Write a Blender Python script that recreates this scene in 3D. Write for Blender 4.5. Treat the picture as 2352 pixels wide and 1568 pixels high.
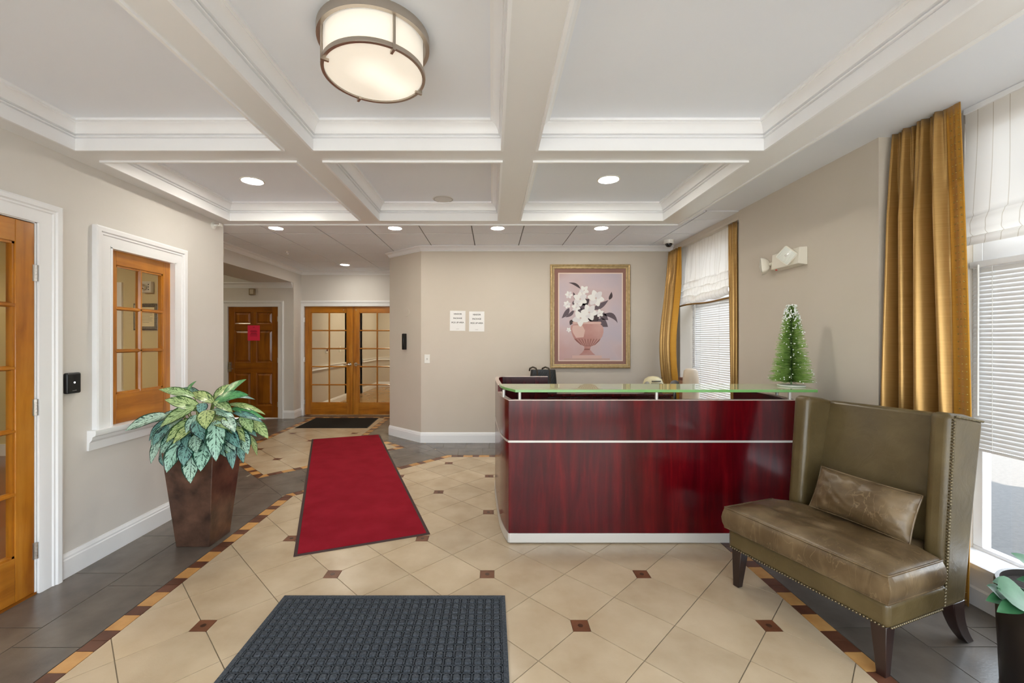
import bpy, bmesh, math, random
from mathutils import Vector, Matrix, noise
C = bpy.context.scene
for o in list(bpy.data.objects):
    bpy.data.objects.remove(o, do_unlink=True)
col = C.collection
PI = math.pi
rnd = random.Random(7)

# ------------------------------------------------------------------ camera
cam_data = bpy.data.cameras.new('camera')
cam_data.sensor_fit = 'HORIZONTAL'
cam_data.sensor_width = 36.0
cam_data.lens = 36.0 * 984.0 / 2352.0
cam_data.shift_x = (1176 - 1130) / 2352.0
cam_data.shift_y = -3 / 2352.0
cam_data.clip_start = 0.05
cam_data.clip_end = 200
cam = bpy.data.objects.new('camera', cam_data)
cam.location = (0, 0, 1.40)
cam.rotation_euler = (PI / 2, 0, 0)
col.objects.link(cam)
C.camera = cam

# ------------------------------------------------------------------ sky, sun, exposure
SKY_STRENGTH = 7.0
SUN_STRENGTH = 30.0
LAMP = 165.0
world = bpy.data.worlds.new('sky')
C.world = world
world.use_nodes = True
wn = world.node_tree.nodes
wl = world.node_tree.links
bgn = wn['Background']
wtc = wn.new('ShaderNodeTexCoord')
wsep = wn.new('ShaderNodeSeparateXYZ')
wramp = wn.new('ShaderNodeValToRGB')
wl.new(wtc.outputs['Generated'], wsep.inputs[0])
wl.new(wsep.outputs['Z'], wramp.inputs[0])
wl.new(wramp.outputs[0], bgn.inputs[0])
wramp.color_ramp.elements[0].position = 0.0
wramp.color_ramp.elements[0].color = (0.91, 0.955, 1.0, 1)
wramp.color_ramp.elements[1].position = 0.9
wramp.color_ramp.elements[1].color = (0.72, 0.83, 1.0, 1)
bgn.inputs[1].default_value = SKY_STRENGTH
sun_d = bpy.data.lights.new('sun', 'SUN')
sun_d.energy = SUN_STRENGTH
sun_d.angle = 0.01
sun_d.color = (1, 0.90, 0.78)
sun = bpy.data.objects.new('sun', sun_d)
sun.rotation_euler = Vector((1.0, -0.62, -1.0)).to_track_quat('-Z', 'Y').to_euler()
sun.location = (-6, 8, 9)
col.objects.link(sun)
C.view_settings.view_transform = 'Standard'
C.view_settings.look = 'None'
C.view_settings.gamma = 1.0
C.view_settings.use_curve_mapping = False
C.view_settings.exposure = 0.05
C.cycles.max_bounces = 10
C.cycles.diffuse_bounces = 6
C.cycles.glossy_bounces = 4
C.cycles.transparent_max_bounces = 16
C.cycles.caustics_reflective = False
C.cycles.caustics_refractive = False
C.cycles.sample_clamp_indirect = 6.0


def portal(x, y, z, sx, sz, rot):
    d = bpy.data.lights.new('portal', 'AREA')
    d.shape = 'RECTANGLE'
    d.size = sx
    d.size_y = sz
    d.cycles.is_portal = True
    o = bpy.data.objects.new('window_portal', d)
    o.location = (x, y, z)
    o.rotation_euler = rot
    col.objects.link(o)


portal(0.0, -1.70, 1.25, 4.6, 2.4, (PI / 2, 0, 0))           # glazed entrance front behind the camera
portal(2.86, 1.0, 1.4, 2.4, 2.8, (PI / 2, 0, PI / 2))         # near side window
portal(2.86, 5.08, 1.4, 2.4, 1.36, (PI / 2, 0, PI / 2))       # far side window


# ------------------------------------------------------------------ materials
def srgb(r, g, b):
    def f(c):
        c /= 255.0
        return c / 12.92 if c <= 0.04045 else ((c + 0.055) / 1.055) ** 2.4
    return (f(r), f(g), f(b), 1)


def base_mat(name):
    m = bpy.data.materials.new(name)
    m.use_nodes = True
    return m, m.node_tree.nodes, m.node_tree.links, m.node_tree.nodes['Principled BSDF']


def simple(name, c, rough=0.5, metal=0.0, spec=0.5, emit=None, estr=0, coat=0.0):
    m, n, l, p = base_mat(name)
    p.inputs['Base Color'].default_value = c
    p.inputs['Roughness'].default_value = rough
    p.inputs['Metallic'].default_value = metal
    p.inputs['Specular IOR Level'].default_value = spec
    p.inputs['Coat Weight'].default_value = coat
    p.inputs['Coat Roughness'].default_value = 0.06
    if emit:
        p.inputs['Emission Color'].default_value = emit
        p.inputs['Emission Strength'].default_value = estr
    return m


def tex_coord(n, l, scale=(1, 1, 1), src='Object', rot=(0, 0, 0)):
    if src == 'World':
        g = n.new('ShaderNodeNewGeometry')
        out = g.outputs['Position']
    else:
        t = n.new('ShaderNodeTexCoord')
        out = t.outputs[src]
    mp = n.new('ShaderNodeMapping')
    mp.inputs['Scale'].default_value = scale
    mp.inputs['Rotation'].default_value = rot
    l.new(out, mp.inputs[0])
    return mp.outputs[0]


def noise_node(n, l, vec, scale, detail=4, rough=0.55, dist=0.0):
    t = n.new('ShaderNodeTexNoise')
    t.inputs['Scale'].default_value = scale
    t.inputs['Detail'].default_value = detail
    t.inputs['Roughness'].default_value = rough
    t.inputs['Distortion'].default_value = dist
    if vec is not None:
        l.new(vec, t.inputs['Vector'])
    return t


def ramp(n, l, fac, stops):
    r = n.new('ShaderNodeValToRGB')
    e = r.color_ramp.elements
    while len(e) < len(stops):
        e.new(0.5)
    for k, (p, c) in enumerate(stops):
        e[k].position = p
        e[k].color = c
    if fac is not None:
        l.new(fac, r.inputs[0])
    return r


def bump(n, l, p, height, strength=0.1, dist=0.01):
    b = n.new('ShaderNodeBump')
    b.inputs['Strength'].default_value = strength
    b.inputs['Distance'].default_value = dist
    l.new(height, b.inputs['Height'])
    l.new(b.outputs[0], p.inputs['Normal'])
    return b


def mix_rgb(n, l, fac, a, b, mode='MIX'):
    x = n.new('ShaderNodeMix')
    x.data_type = 'RGBA'
    x.blend_type = mode
    ins = [i for i in x.inputs if i.type == 'RGBA']
    f = x.inputs[0]
    for s, v in ((f, fac), (ins[0], a), (ins[1], b)):
        if hasattr(v, 'is_linked'):
            l.new(v, s)
        else:
            s.default_value = v
    return [o for o in x.outputs if o.type == 'RGBA'][0]


def mottled(name, c1, c2, scale=4, rough=0.5, bump_s=0.0, bump_scale=60, src='World', stretch=(1, 1, 1), spec=0.5, coat=0.0, metal=0.0, detail=5, lo=0.3, hi=0.7, rnd_v=0.0, bdist=0.01):
    m, n, l, p = base_mat(name)
    v = tex_coord(n, l, stretch, src)
    t = noise_node(n, l, v, scale, detail)
    r = ramp(n, l, t.outputs['Fac'], [(lo, c1), (hi, c2)])
    out = r.outputs[0]
    if rnd_v:
        oi = n.new('ShaderNodeObjectInfo')
        mr = n.new('ShaderNodeMapRange')
        mr.inputs[3].default_value = 1 - rnd_v
        mr.inputs[4].default_value = 1 + rnd_v
        l.new(oi.outputs['Random'], mr.inputs[0])
        hsv = n.new('ShaderNodeHueSaturation')
        l.new(mr.outputs[0], hsv.inputs['Value'])
        l.new(out, hsv.inputs['Color'])
        out = hsv.outputs[0]
    l.new(out, p.inputs['Base Color'])
    p.inputs['Roughness'].default_value = rough
    p.inputs['Specular IOR Level'].default_value = spec
    p.inputs['Coat Weight'].default_value = coat
    p.inputs['Coat Roughness'].default_value = 0.05
    p.inputs['Metallic'].default_value = metal
    if bump_s:
        t2 = noise_node(n, l, v, bump_scale, 4)
        bump(n, l, p, t2.outputs['Fac'], bump_s, bdist)
    return m


def wood(name, c1, c2, c3, axis='Z', rough=0.28, scale=1.0, coat=0.3, src='Object'):
    m, n, l, p = base_mat(name)
    st = {'X': (1.2, 14, 14), 'Y': (14, 1.2, 14), 'Z': (14, 14, 1.2)}[axis]
    v = tex_coord(n, l, tuple(s * scale for s in st), src)
    oi = n.new('ShaderNodeObjectInfo')
    add = n.new('ShaderNodeVectorMath')
    add.operation = 'ADD'
    mul = n.new('ShaderNodeMath')
    mul.operation = 'MULTIPLY'
    mul.inputs[1].default_value = 37.0
    l.new(oi.outputs['Random'], mul.inputs[0])
    l.new(v, add.inputs[0])
    l.new(mul.outputs[0], add.inputs[1])
    t = noise_node(n, l, add.outputs[0], 1.0, 6, 0.6, 0.4)
    r = ramp(n, l, t.outputs['Fac'], [(0.3, c1), (0.5, c2), (0.72, c3)])
    v2 = tex_coord(n, l, (3, 3, 2), src)
    t2 = noise_node(n, l, v2, 1.6, 3)
    rr = ramp(n, l, t2.outputs['Fac'], [(0.3, (0.78, 0.78, 0.78, 1)), (0.7, (1.1, 1.1, 1.1, 1))])
    l.new(mix_rgb(n, l, 1.0, r.outputs[0], rr.outputs[0], 'MULTIPLY'), p.inputs['Base Color'])
    p.inputs['Roughness'].default_value = rough
    p.inputs['Coat Weight'].default_value = coat
    p.inputs['Coat Roughness'].default_value = 0.08
    return m


def glass_mat(name, tint=(1, 1, 1, 1), refl=1.0):
    m = bpy.data.materials.new(name)
    m.use_nodes = True
    n = m.node_tree.nodes
    l = m.node_tree.links
    n.clear()
    out = n.new('ShaderNodeOutputMaterial')
    tr = n.new('ShaderNodeBsdfTransparent')
    tr.inputs[0].default_value = tint
    gl = n.new('ShaderNodeBsdfGlossy')
    gl.inputs['Roughness'].default_value = 0.0
    fr = n.new('ShaderNodeFresnel')
    fr.inputs[0].default_value = 1.45
    mul = n.new('ShaderNodeMath')
    mul.operation = 'MULTIPLY'
    mul.inputs[1].default_value = refl
    mx = n.new('ShaderNodeMixShader')
    l.new(fr.outputs[0], mul.inputs[0])
    gm = n.new('ShaderNodeNewGeometry')      # only the face a ray enters by reflects; the far face lets it out
    inv = n.new('ShaderNodeMath')
    inv.operation = 'SUBTRACT'
    inv.inputs[0].default_value = 1.0
    l.new(gm.outputs['Backfacing'], inv.inputs[1])
    m3 = n.new('ShaderNodeMath')
    m3.operation = 'MULTIPLY'
    l.new(mul.outputs[0], m3.inputs[0])
    l.new(inv.outputs[0], m3.inputs[1])
    l.new(m3.outputs[0], mx.inputs[0])
    l.new(tr.outputs[0], mx.inputs[1])
    l.new(gl.outputs[0], mx.inputs[2])
    l.new(mx.outputs[0], out.inputs[0])
    return m


def emit_mat(name, c, s):
    m = bpy.data.materials.new(name)
    m.use_nodes = True
    n = m.node_tree.nodes
    l = m.node_tree.links
    n.clear()
    out = n.new('ShaderNodeOutputMaterial')
    e = n.new('ShaderNodeEmission')
    e.inputs[0].default_value = c
    e.inputs[1].default_value = s
    l.new(e.outputs[0], out.inputs[0])
    return m


M = {}
M['paint'] = mottled('wall_paint', srgb(207, 198, 185), srgb(210, 201, 189), 2.0, 0.55, 0.04, 180, spec=0.3)
M['paint_gray'] = mottled('wall_paint_gray', srgb(219, 215, 209), srgb(222, 218, 213), 2.0, 0.55, 0.04, 180, spec=0.3)
M['office_paint'] = mottled('office_paint', srgb(212, 196, 150), srgb(215, 200, 155), 2.0, 0.6, spec=0.3)
M['ceil'] = mottled('ceiling_paint', srgb(236, 240, 248), srgb(238, 242, 249), 2.0, 0.6, spec=0.3)
M['trim'] = simple('white_trim', srgb(244, 245, 247), 0.35)
M['beam'] = simple('beam_paint', srgb(234, 234, 234), 0.3)
M['acoustic'] = mottled('acoustic_tile', srgb(240, 244, 252), srgb(244, 248, 254), 60, 0.85, 0.1, 220, spec=0.1)
M['gridbar'] = simple('ceiling_grid', srgb(120, 121, 124), 0.6)
M['woodZ'] = wood('maple_vertical', srgb(158, 92, 20), srgb(190, 120, 32), srgb(208, 142, 52), 'Z')
M['woodX'] = wood('maple_across_x', srgb(156, 92, 20), srgb(188, 118, 32), srgb(204, 138, 48), 'X')
M['woodY'] = wood('maple_across_y', srgb(156, 92, 20), srgb(188, 118, 32), srgb(204, 138, 48), 'Y')
M['dwoodZ'] = wood('dark_maple_vertical', srgb(122, 66, 10), srgb(150, 86, 14), srgb(170, 104, 24), 'Z')
M['dwoodX'] = wood('dark_maple_across', srgb(122, 66, 10), srgb(150, 86, 14), srgb(170, 104, 24), 'X')
M['mahog'] = wood('mahogany', srgb(56, 1, 7), srgb(80, 2, 11), srgb(106, 7, 15), 'Z', 0.20, 1.1, 0.22)
M['mahog'].node_tree.nodes['Principled BSDF'].inputs['Specular IOR Level'].default_value = 0.25
M['mahog_dark'] = wood('dark_mahogany', srgb(40, 4, 8), srgb(62, 8, 13), srgb(80, 14, 18), 'Z', 0.22, 0.8, 0.4)
M['metal'] = simple('satin_nickel', srgb(206, 202, 196), 0.28, 1.0)
M['nickel_dark'] = simple('brushed_nickel', srgb(192, 182, 170), 0.36, 1.0)
M['silver'] = simple('silver_laminate', srgb(208, 205, 200), 0.35, 0.35)
M['chrome'] = simple('chrome', srgb(225, 222, 215), 0.08, 1.0)
M['glass'] = glass_mat('clear_glass', (0.97, 0.98, 0.97, 1), 1.0)
M['counter_glass'] = simple('frosted_green_glass', srgb(176, 190, 150), 0.02, 0, 0.55)
M['counter_edge'] = simple('green_glass_edge', srgb(120, 178, 105), 0.15)
M['black'] = simple('black_plastic', srgb(22, 22, 24), 0.35)
M['gloss_black'] = simple('gloss_black', srgb(12, 12, 14), 0.08)
M['white_plastic'] = simple('white_plastic', srgb(236, 235, 230), 0.35)
M['cream_plastic'] = simple('cream_plastic', srgb(222, 216, 202), 0.4)
M['paper'] = simple('white_paper', srgb(242, 242, 242), 0.8)
M['pink'] = simple('pink_paper', srgb(250, 52, 92), 0.8)
M['ink'] = simple('ink', srgb(40, 40, 44), 0.8)
M['pink_ink'] = simple('ink_on_pink', srgb(150, 20, 50), 0.8)
M['leg'] = wood('dark_leg_wood', srgb(30, 16, 14), srgb(42, 24, 20), srgb(56, 34, 28), 'Z', 0.3)
M['lamp_lens'] = emit_mat('downlight_lens', (1.0, 0.94, 0.82, 1), LAMP)


# ------------------------------------------------------------------ mesh helpers
ROOT = {}


def BM():
    return bmesh.new()


def box(bm, x0, x1, y0, y1, z0, z1):
    vs = [bm.verts.new((x, y, z)) for z in (z0, z1) for y in (y0, y1) for x in (x0, x1)]
    for f in ((0, 2, 3, 1), (4, 5, 7, 6), (0, 1, 5, 4), (2, 6, 7, 3), (0, 4, 6, 2), (1, 3, 7, 5)):
        bm.faces.new([vs[i] for i in f])
    return vs


def prism(bm, pts, z0, z1, axis='Z'):
    """extrude a polygon; axis gives the extrusion axis and pts are the other two coordinates"""
    def P(a, b, c):
        return {'Z': (a, b, c), 'X': (c, a, b), 'Y': (a, c, b)}[axis]
    lo = [bm.verts.new(P(a, b, z0)) for a, b in pts]
    hi = [bm.verts.new(P(a, b, z1)) for a, b in pts]
    k = len(pts)
    bm.faces.new(lo[::-1])
    bm.faces.new(hi)
    for i in range(k):
        j = (i + 1) % k
        bm.faces.new((lo[i], lo[j], hi[j], hi[i]))


def tube(bm, pts, r, seg=8, cap=True):
    pts = [Vector(p) for p in pts]
    rs = r if isinstance(r, (list, tuple)) else [r] * len(pts)
    rings = []
    up = None
    for i, p in enumerate(pts):
        a = pts[max(i - 1, 0)]
        b = pts[min(i + 1, len(pts) - 1)]
        t = (b - a).normalized()
        if up is None:
            up = Vector((0, 0, 1)) if abs(t.z) < 0.9 else Vector((1, 0, 0))
        s = t.cross(up)
        if s.length < 1e-5:
            s = t.cross(Vector((0, 1, 0)))
        s.normalize()
        up = s.cross(t).normalized()
        rings.append([bm.verts.new(p + (s * math.cos(2 * PI * k / seg) + up * math.sin(2 * PI * k / seg)) * rs[i]) for k in range(seg)])
    for a, b in zip(rings, rings[1:]):
        for k in range(seg):
            bm.faces.new((a[k], a[(k + 1) % seg], b[(k + 1) % seg], b[k]))
    if cap:
        bm.faces.new(rings[0][::-1])
        bm.faces.new(rings[-1])


def lathe(bm, prof, c=(0, 0, 0), seg=32, closed=False):
    """prof: (r,z) list, revolved about the vertical through c"""
    rings = []
    for r, z in prof:
        if r < 1e-6:
            rings.append([bm.verts.new((c[0], c[1], c[2] + z))])
        else:
            rings.append([bm.verts.new((c[0] + r * math.cos(2 * PI * k / seg), c[1] + r * math.sin(2 * PI * k / seg), c[2] + z)) for k in range(seg)])
    prs = list(zip(rings, rings[1:]))
    if closed:
        prs.append((rings[-1], rings[0]))
    for a, b in prs:
        for k in range(seg):
            k2 = (k + 1) % seg
            if len(a) == 1 and len(b) == 1:
                continue
            if len(a) == 1:
                bm.faces.new((a[0], b[k2], b[k]))
            elif len(b) == 1:
                bm.faces.new((a[k], a[k2], b[0]))
            else:
                bm.faces.new((a[k], a[k2], b[k2], b[k]))


def sweep(bm, path, prof, n, closed=False):
    """sweep an open profile of (a,b) along a planar path; a goes to the left of travel (n x t), b along n"""
    n = Vector(n).normalized()
    P = [Vector(p) for p in path]
    k = len(P)
    rings = []
    for i in range(k):
        if closed or i > 0:
            t1 = (P[i] - P[i - 1]).normalized()
        else:
            t1 = None
        if closed or i < k - 1:
            t2 = (P[(i + 1) % k] - P[i]).normalized()
        else:
            t2 = None
        if t1 is None:
            t1 = t2
        if t2 is None:
            t2 = t1
        s1 = n.cross(t1)
        s2 = n.cross(t2)
        s = (s1 + s2) / (1 + s1.dot(s2))
        rings.append([bm.verts.new(P[i] + s * a + n * b) for a, b in prof])
    prs = list(zip(rings, rings[1:]))
    if closed:
        prs.append((rings[-1], rings[0]))
    m = len(prof)
    for A, B in prs:
        for j in range(m - 1):
            bm.faces.new((A[j], A[j + 1], B[j + 1], B[j]))
        if m > 2:
            bm.faces.new((A[m - 1], A[0], B[0], B[m - 1]))
    if not closed:
        bm.faces.new(rings[0][::-1])
        bm.faces.new(rings[-1])


def grid(bm, fn, nu, nv, wrap_u=False, uv=False):
    V = [[bm.verts.new(fn(i / nu, j / nv)) for i in range(nu + (0 if wrap_u else 1))] for j in range(nv + 1)]
    lay = bm.loops.layers.uv.verify() if uv else None
    for j in range(nv):
        for i in range(nu):
            i2 = (i + 1) % nu if wrap_u else i + 1
            f = bm.faces.new((V[j][i], V[j][i2], V[j + 1][i2], V[j + 1][i]))
            if uv:
                for lp, (a, b) in zip(f.loops, ((i, j), (i + 1, j), (i + 1, j + 1), (i, j + 1))):
                    lp[lay].uv = (a / nu, b / nv)
    return V


def ball(bm, c, r, sub=2, sc=(1, 1, 1)):
    m = Matrix.Translation(c) @ Matrix.Diagonal((sc[0], sc[1], sc[2], 1))
    bmesh.ops.create_icosphere(bm, subdivisions=sub, radius=r, matrix=m)


def smooth_mesh(me, ang=40):
    me.polygons.foreach_set('use_smooth', [True] * len(me.polygons))
    try:
        me.set_sharp_from_angle(angle=math.radians(ang))
    except Exception:
        pass


def obj(name, bm, mat, parent=None, label=None, smooth=None, bevel=0.0, bseg=2, local=False, recalc=True):
    if recalc:
        bmesh.ops.recalc_face_normals(bm, faces=bm.faces[:])
    if parent is not None and not local:
        bm.transform(ROOT[parent.name].inverted())
    me = bpy.data.meshes.new(name)
    bm.to_mesh(me)
    bm.free()
    mats = mat if isinstance(mat, (list, tuple)) else [mat]
    for q in mats:
        me.materials.append(q)
    if smooth:
        smooth_mesh(me, smooth if smooth > 1 else 40)
    o = bpy.data.objects.new(name, me)
    col.objects.link(o)
    if parent is not None:
        o.parent = parent
        ROOT[o.name] = ROOT[parent.name]
    else:
        ROOT[o.name] = Matrix.Identity(4)
    if label:
        o['label'] = label
    if bevel:
        b = o.modifiers.new('bevel', 'BEVEL')
        b.width = bevel
        b.segments = bseg
        b.limit_method = 'ANGLE'
        b.angle_limit = math.radians(35)
        smooth_mesh(me, 50)
    return o


def thing(name, label, cat, loc=(0, 0, 0), rotz=0.0, group=None, kind=None):
    o = bpy.data.objects.new(name, None)
    o.empty_display_size = 0.1
    o.location = loc
    o.rotation_euler = (0, 0, rotz)
    col.objects.link(o)
    ROOT[o.name] = Matrix.Translation(loc) @ Matrix.Rotation(rotz, 4, 'Z')
    if label:
        o['label'] = label
    if cat:
        o['category'] = cat
    if group:
        o['group'] = group
    if kind:
        o['kind'] = kind
    return o


def tag(o, label, cat, group=None, kind=None):
    o['label'] = label
    o['category'] = cat
    if group:
        o['group'] = group
    if kind:
        o['kind'] = kind
    return o


def struct(name, bm, mat, label=None, **kw):
    o = obj(name, bm, mat, None, **kw)
    o['kind'] = 'structure'
    if label:
        o['label'] = label
    return o


def sthing(name, label, loc=(0, 0, 0), rotz=0.0):
    return thing(name, label, None, loc, rotz, None, 'structure')


def link_copy(src, parent, loc=None, rot=None):
    c = src.copy()
    col.objects.link(c)
    c.parent = parent
    if loc is not None:
        c.location = loc
    if rot is not None:
        c.rotation_euler = rot
    ROOT[c.name] = ROOT[parent.name] if parent else Matrix.Identity(4)
    return c


def dup(root, loc, label, rotz=None, group=None):
    r = root.copy()
    col.objects.link(r)
    r.location = loc
    if rotz is not None:
        r.rotation_euler = (0, 0, rotz)
    r['label'] = label
    if group:
        r['group'] = group
    ROOT[r.name] = Matrix.Translation(loc) @ Matrix.Rotation(r.rotation_euler.z, 4, 'Z')
    for ch in list(root.children):
        c = ch.copy()
        col.objects.link(c)
        c.parent = r
        for g in list(ch.children):
            d = g.copy()
            col.objects.link(d)
            d.parent = c
    return r


def wall_cells(bm, axis, t0, t1, a0, a1, z0, z1, holes):
    """a wall slab with rectangular holes; axis 'X' = wall runs along Y with thickness in X"""
    As = sorted({a0, a1} | {v for h in holes for v in h[:2]})
    Zs = sorted({z0, z1} | {v for h in holes for v in h[2:]})
    for i in range(len(As) - 1):
        j = 0
        while j < len(Zs) - 1:
            ca = (As[i] + As[i + 1]) / 2
            def hole(jj):
                cz = (Zs[jj] + Zs[jj + 1]) / 2
                return any(h[0] < ca < h[1] and h[2] < cz < h[3] for h in holes)
            if hole(j):
                j += 1
                continue
            k = j
            while k + 1 < len(Zs) - 1 and not hole(k + 1):
                k += 1
            if axis == 'X':
                box(bm, t0, t1, As[i], As[i + 1], Zs[j], Zs[k + 1])
            else:
                box(bm, As[i], As[i + 1], t0, t1, Zs[j], Zs[k + 1])
            j = k + 1


def clip_poly(poly, a, b, c):
    """keep a*x+b*y <= c"""
    out = []
    k = len(poly)
    for i in range(k):
        p = poly[i]
        q = poly[(i + 1) % k]
        dp = a * p[0] + b * p[1] - c
        dq = a * q[0] + b * q[1] - c
        if dp <= 0:
            out.append(p)
        if (dp < 0 < dq) or (dq < 0 < dp):
            t = dp / (dp - dq)
            out.append((p[0] + t * (q[0] - p[0]), p[1] + t * (q[1] - p[1])))
    return out


def poly_area(p):
    return 0.5 * sum(p[i][0] * p[(i + 1) % len(p)][1] - p[(i + 1) % len(p)][0] * p[i][1] for i in range(len(p)))


def poly_planes(p):
    """half planes of a convex CCW polygon"""
    if poly_area(p) < 0:
        p = p[::-1]
    hp = []
    for i in range(len(p)):
        x0, y0 = p[i]
        x1, y1 = p[(i + 1) % len(p)]
        L = math.hypot(x1 - x0, y1 - y0)
        if L < 1e-7:
            continue
        a, b = (y1 - y0) / L, -(x1 - x0) / L
        hp.append((a, b, a * x0 + b * y0))
    return hp


def inset(p, d):
    q = p
    for a, b, c in poly_planes(p):
        q = clip_poly(q, a, b, c - d)
        if len(q) < 3:
            return []
    return q


def clean(p):
    out = []
    for v in p:
        if not out or math.hypot(v[0] - out[-1][0], v[1] - out[-1][1]) > 1e-4:
            out.append(v)
    if len(out) > 1 and math.hypot(out[0][0] - out[-1][0], out[0][1] - out[-1][1]) < 1e-4:
        out.pop()
    return out

# ------------------------------------------------------------------ more materials
M['cream_tile'] = mottled('cream_tile', srgb(184, 163, 134), srgb(208, 190, 163), 3.5, 0.24, 0.05, 120, rnd_v=0.05, spec=0.45, detail=6, lo=0.25, hi=0.75)
M['inset'] = mottled('brown_inset_tile', srgb(96, 58, 38), srgb(128, 82, 56), 9, 0.35, 0.1, 90)
M['inset_dot'] = simple('inset_boss', srgb(70, 46, 34), 0.3)
M['grey_tile'] = mottled('dark_grey_tile', srgb(92, 85, 79), srgb(118, 109, 100), 4, 0.26, 0.05, 100, rnd_v=0.05, spec=0.5, detail=6)
M['tan_brick'] = mottled('tan_border_tile', srgb(188, 136, 76), srgb(214, 166, 104), 8, 0.35, rnd_v=0.1)
M['brown_brick'] = mottled('brown_border_tile', srgb(84, 50, 36), srgb(116, 74, 54), 8, 0.35, rnd_v=0.15)
M['grout'] = simple('grout', srgb(146, 134, 116), 0.8)
M['asphalt'] = mottled('asphalt', srgb(60, 58, 57), srgb(72, 70, 68), 30, 0.9, 0.3, 120)
M['floor_wood'] = wood('office_floor_wood', srgb(92, 42, 20), srgb(122, 62, 32), srgb(140, 78, 44), 'Y', 0.25, 0.6, 0.3, 'Object')
M['hall_tile'] = mottled('corridor_tile', srgb(150, 112, 62), srgb(172, 132, 80), 3, 0.25)

# ------------------------------------------------------------------ outside
bm = BM()
box(bm, -30, 60, -40, 40, -0.30, -0.10)
struct('ground_outside', bm, M['asphalt'], 'grey asphalt parking lot outside the windows')
bm = BM()
box(bm, -9, 2.9, -14, -1.75, -0.14, -0.03)
struct('bounce_slab_outside', bm, mottled('pale_bounce_slab', srgb(196, 192, 186), srgb(208, 204, 198), 6, 0.9), 'unseen pale slab added outside the entrance to bounce light onto the ceiling')  # unseen pale slab added to bounce daylight up to the ceiling
bm = BM()
box(bm, -7.4, 2.95, -1.9, 6.15, 3.0, 3.3)  # roof out of view, ended where its shadow edge suits the asphalt
box(bm, -7.4, -0.6, 6.15, 14.2, 2.95, 3.1)
struct('roof', bm, M['trim'], 'unseen flat roof slab over the lobby shaped to shade the asphalt')

# ------------------------------------------------------------------ floor: slab, tiles, insets, border bricks
bm = BM()
box(bm, -7.2, 2.9, -1.75, 7.98, -0.12, -0.004)
floor = struct('floor', bm, M['grout'], 'tiled lobby floor of cream diagonal tiles with dark grey surround and brick coloured border')
A = 0.3272
H4 = A / math.sqrt(2)
CL = 0.0415
JT = 0.0022
main_in = [(-1.79, 0.7), (1.58, 0.7), (1.58, 5.137), (-0.506, 5.137), (-1.79, 3.853)]
hall_r1 = [(-3.18, 7.71), (-3.18, 5.26), (-2.38, 4.46), (-1.92, 4.92), (-1.92, 7.71)]
hall_r2 = [(-1.92, 4.92), (-1.24, 5.60), (-1.92, 6.28)]
pieces = {'cream_tile': 0, 'inset_tile': 0, 'border_tile': 0, 'grey_tile': 0}


def piece(kind, poly, mat, z=0.0, dot=None):
    poly = clean(poly)
    if len(poly) < 3 or abs(poly_area(poly)) < 2.5e-4:
        return
    if poly_area(poly) < 0:
        poly = poly[::-1]
    bm = BM()
    prism(bm, poly, -0.010, z)
    if dot and abs(poly_area(poly)) > 0.006:      # small round boss in the middle of each brown inset
        n0 = len(bm.faces)
        prism(bm, [(dot[0] + 0.013 * math.cos(a * PI / 6), dot[1] + 0.013 * math.sin(a * PI / 6)) for a in range(12)], z - 0.001, z + 0.0006)
        bm.faces.ensure_lookup_table()
        for f in bm.faces[n0:]:
            f.material_index = 1
        mat = [mat, M['inset_dot']]
    obj(kind, bm, mat, floor, recalc=False)
    pieces[kind] += 1


def field(region, ox, oy):
    hp = poly_planes(region)
    xs = [p[0] for p in region]
    ys = [p[1] for p in region]
    for p in range(-40, 41):
        for q in range(-40, 41):
            def node(a, b):
                return (ox + H4 * (a + b), oy + H4 * (a - b))
            cx, cy = node(p + 0.5, q + 0.5)
            if not (min(xs) - 0.4 < cx < max(xs) + 0.4 and min(ys) - 0.4 < cy < max(ys) + 0.4):
                continue
            poly = [node(p, q), node(p + 1, q), node(p + 1, q + 1), node(p, q + 1)]
            poly = inset(poly, JT)
            for a, b in ((p, q), (p + 1, q), (p + 1, q + 1), (p, q + 1)):
                if a % 2 == 0 and b % 2 == 0:
                    nx, ny = node(a, b)
                    dx, dy = cx - nx, cy - ny
                    if abs(dx) > abs(dy):
                        s = 1 if dx > 0 else -1
                        poly = clip_poly(poly, -s, 0, -(s * nx + CL + JT))
                    else:
                        s = 1 if dy > 0 else -1
                        poly = clip_poly(poly, 0, -s, -(s * ny + CL + JT))
            for a, b, c in hp:
                poly = clip_poly(poly, a, b, c - JT)
                if len(poly) < 3:
                    break
            if len(poly) >= 3:
                piece('cream_tile', poly, M['cream_tile'])
            if p % 2 == 0 and q % 2 == 0:
                nx, ny = node(p, q)
                poly = [(nx - CL, ny - CL), (nx + CL, ny - CL), (nx + CL, ny + CL), (nx - CL, ny + CL)]
                for a, b, c in hp:
                    poly = clip_poly(poly, a, b, c - JT)
                    if len(poly) < 3:
                        break
                if len(poly) >= 3:
                    piece('inset_tile', poly, M['inset'], 0.0006, (nx, ny))


field(main_in, -0.954, 2.565)
field(hall_r1, -2.53, 5.046)
field(hall_r2, -2.53, 5.046)


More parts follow.
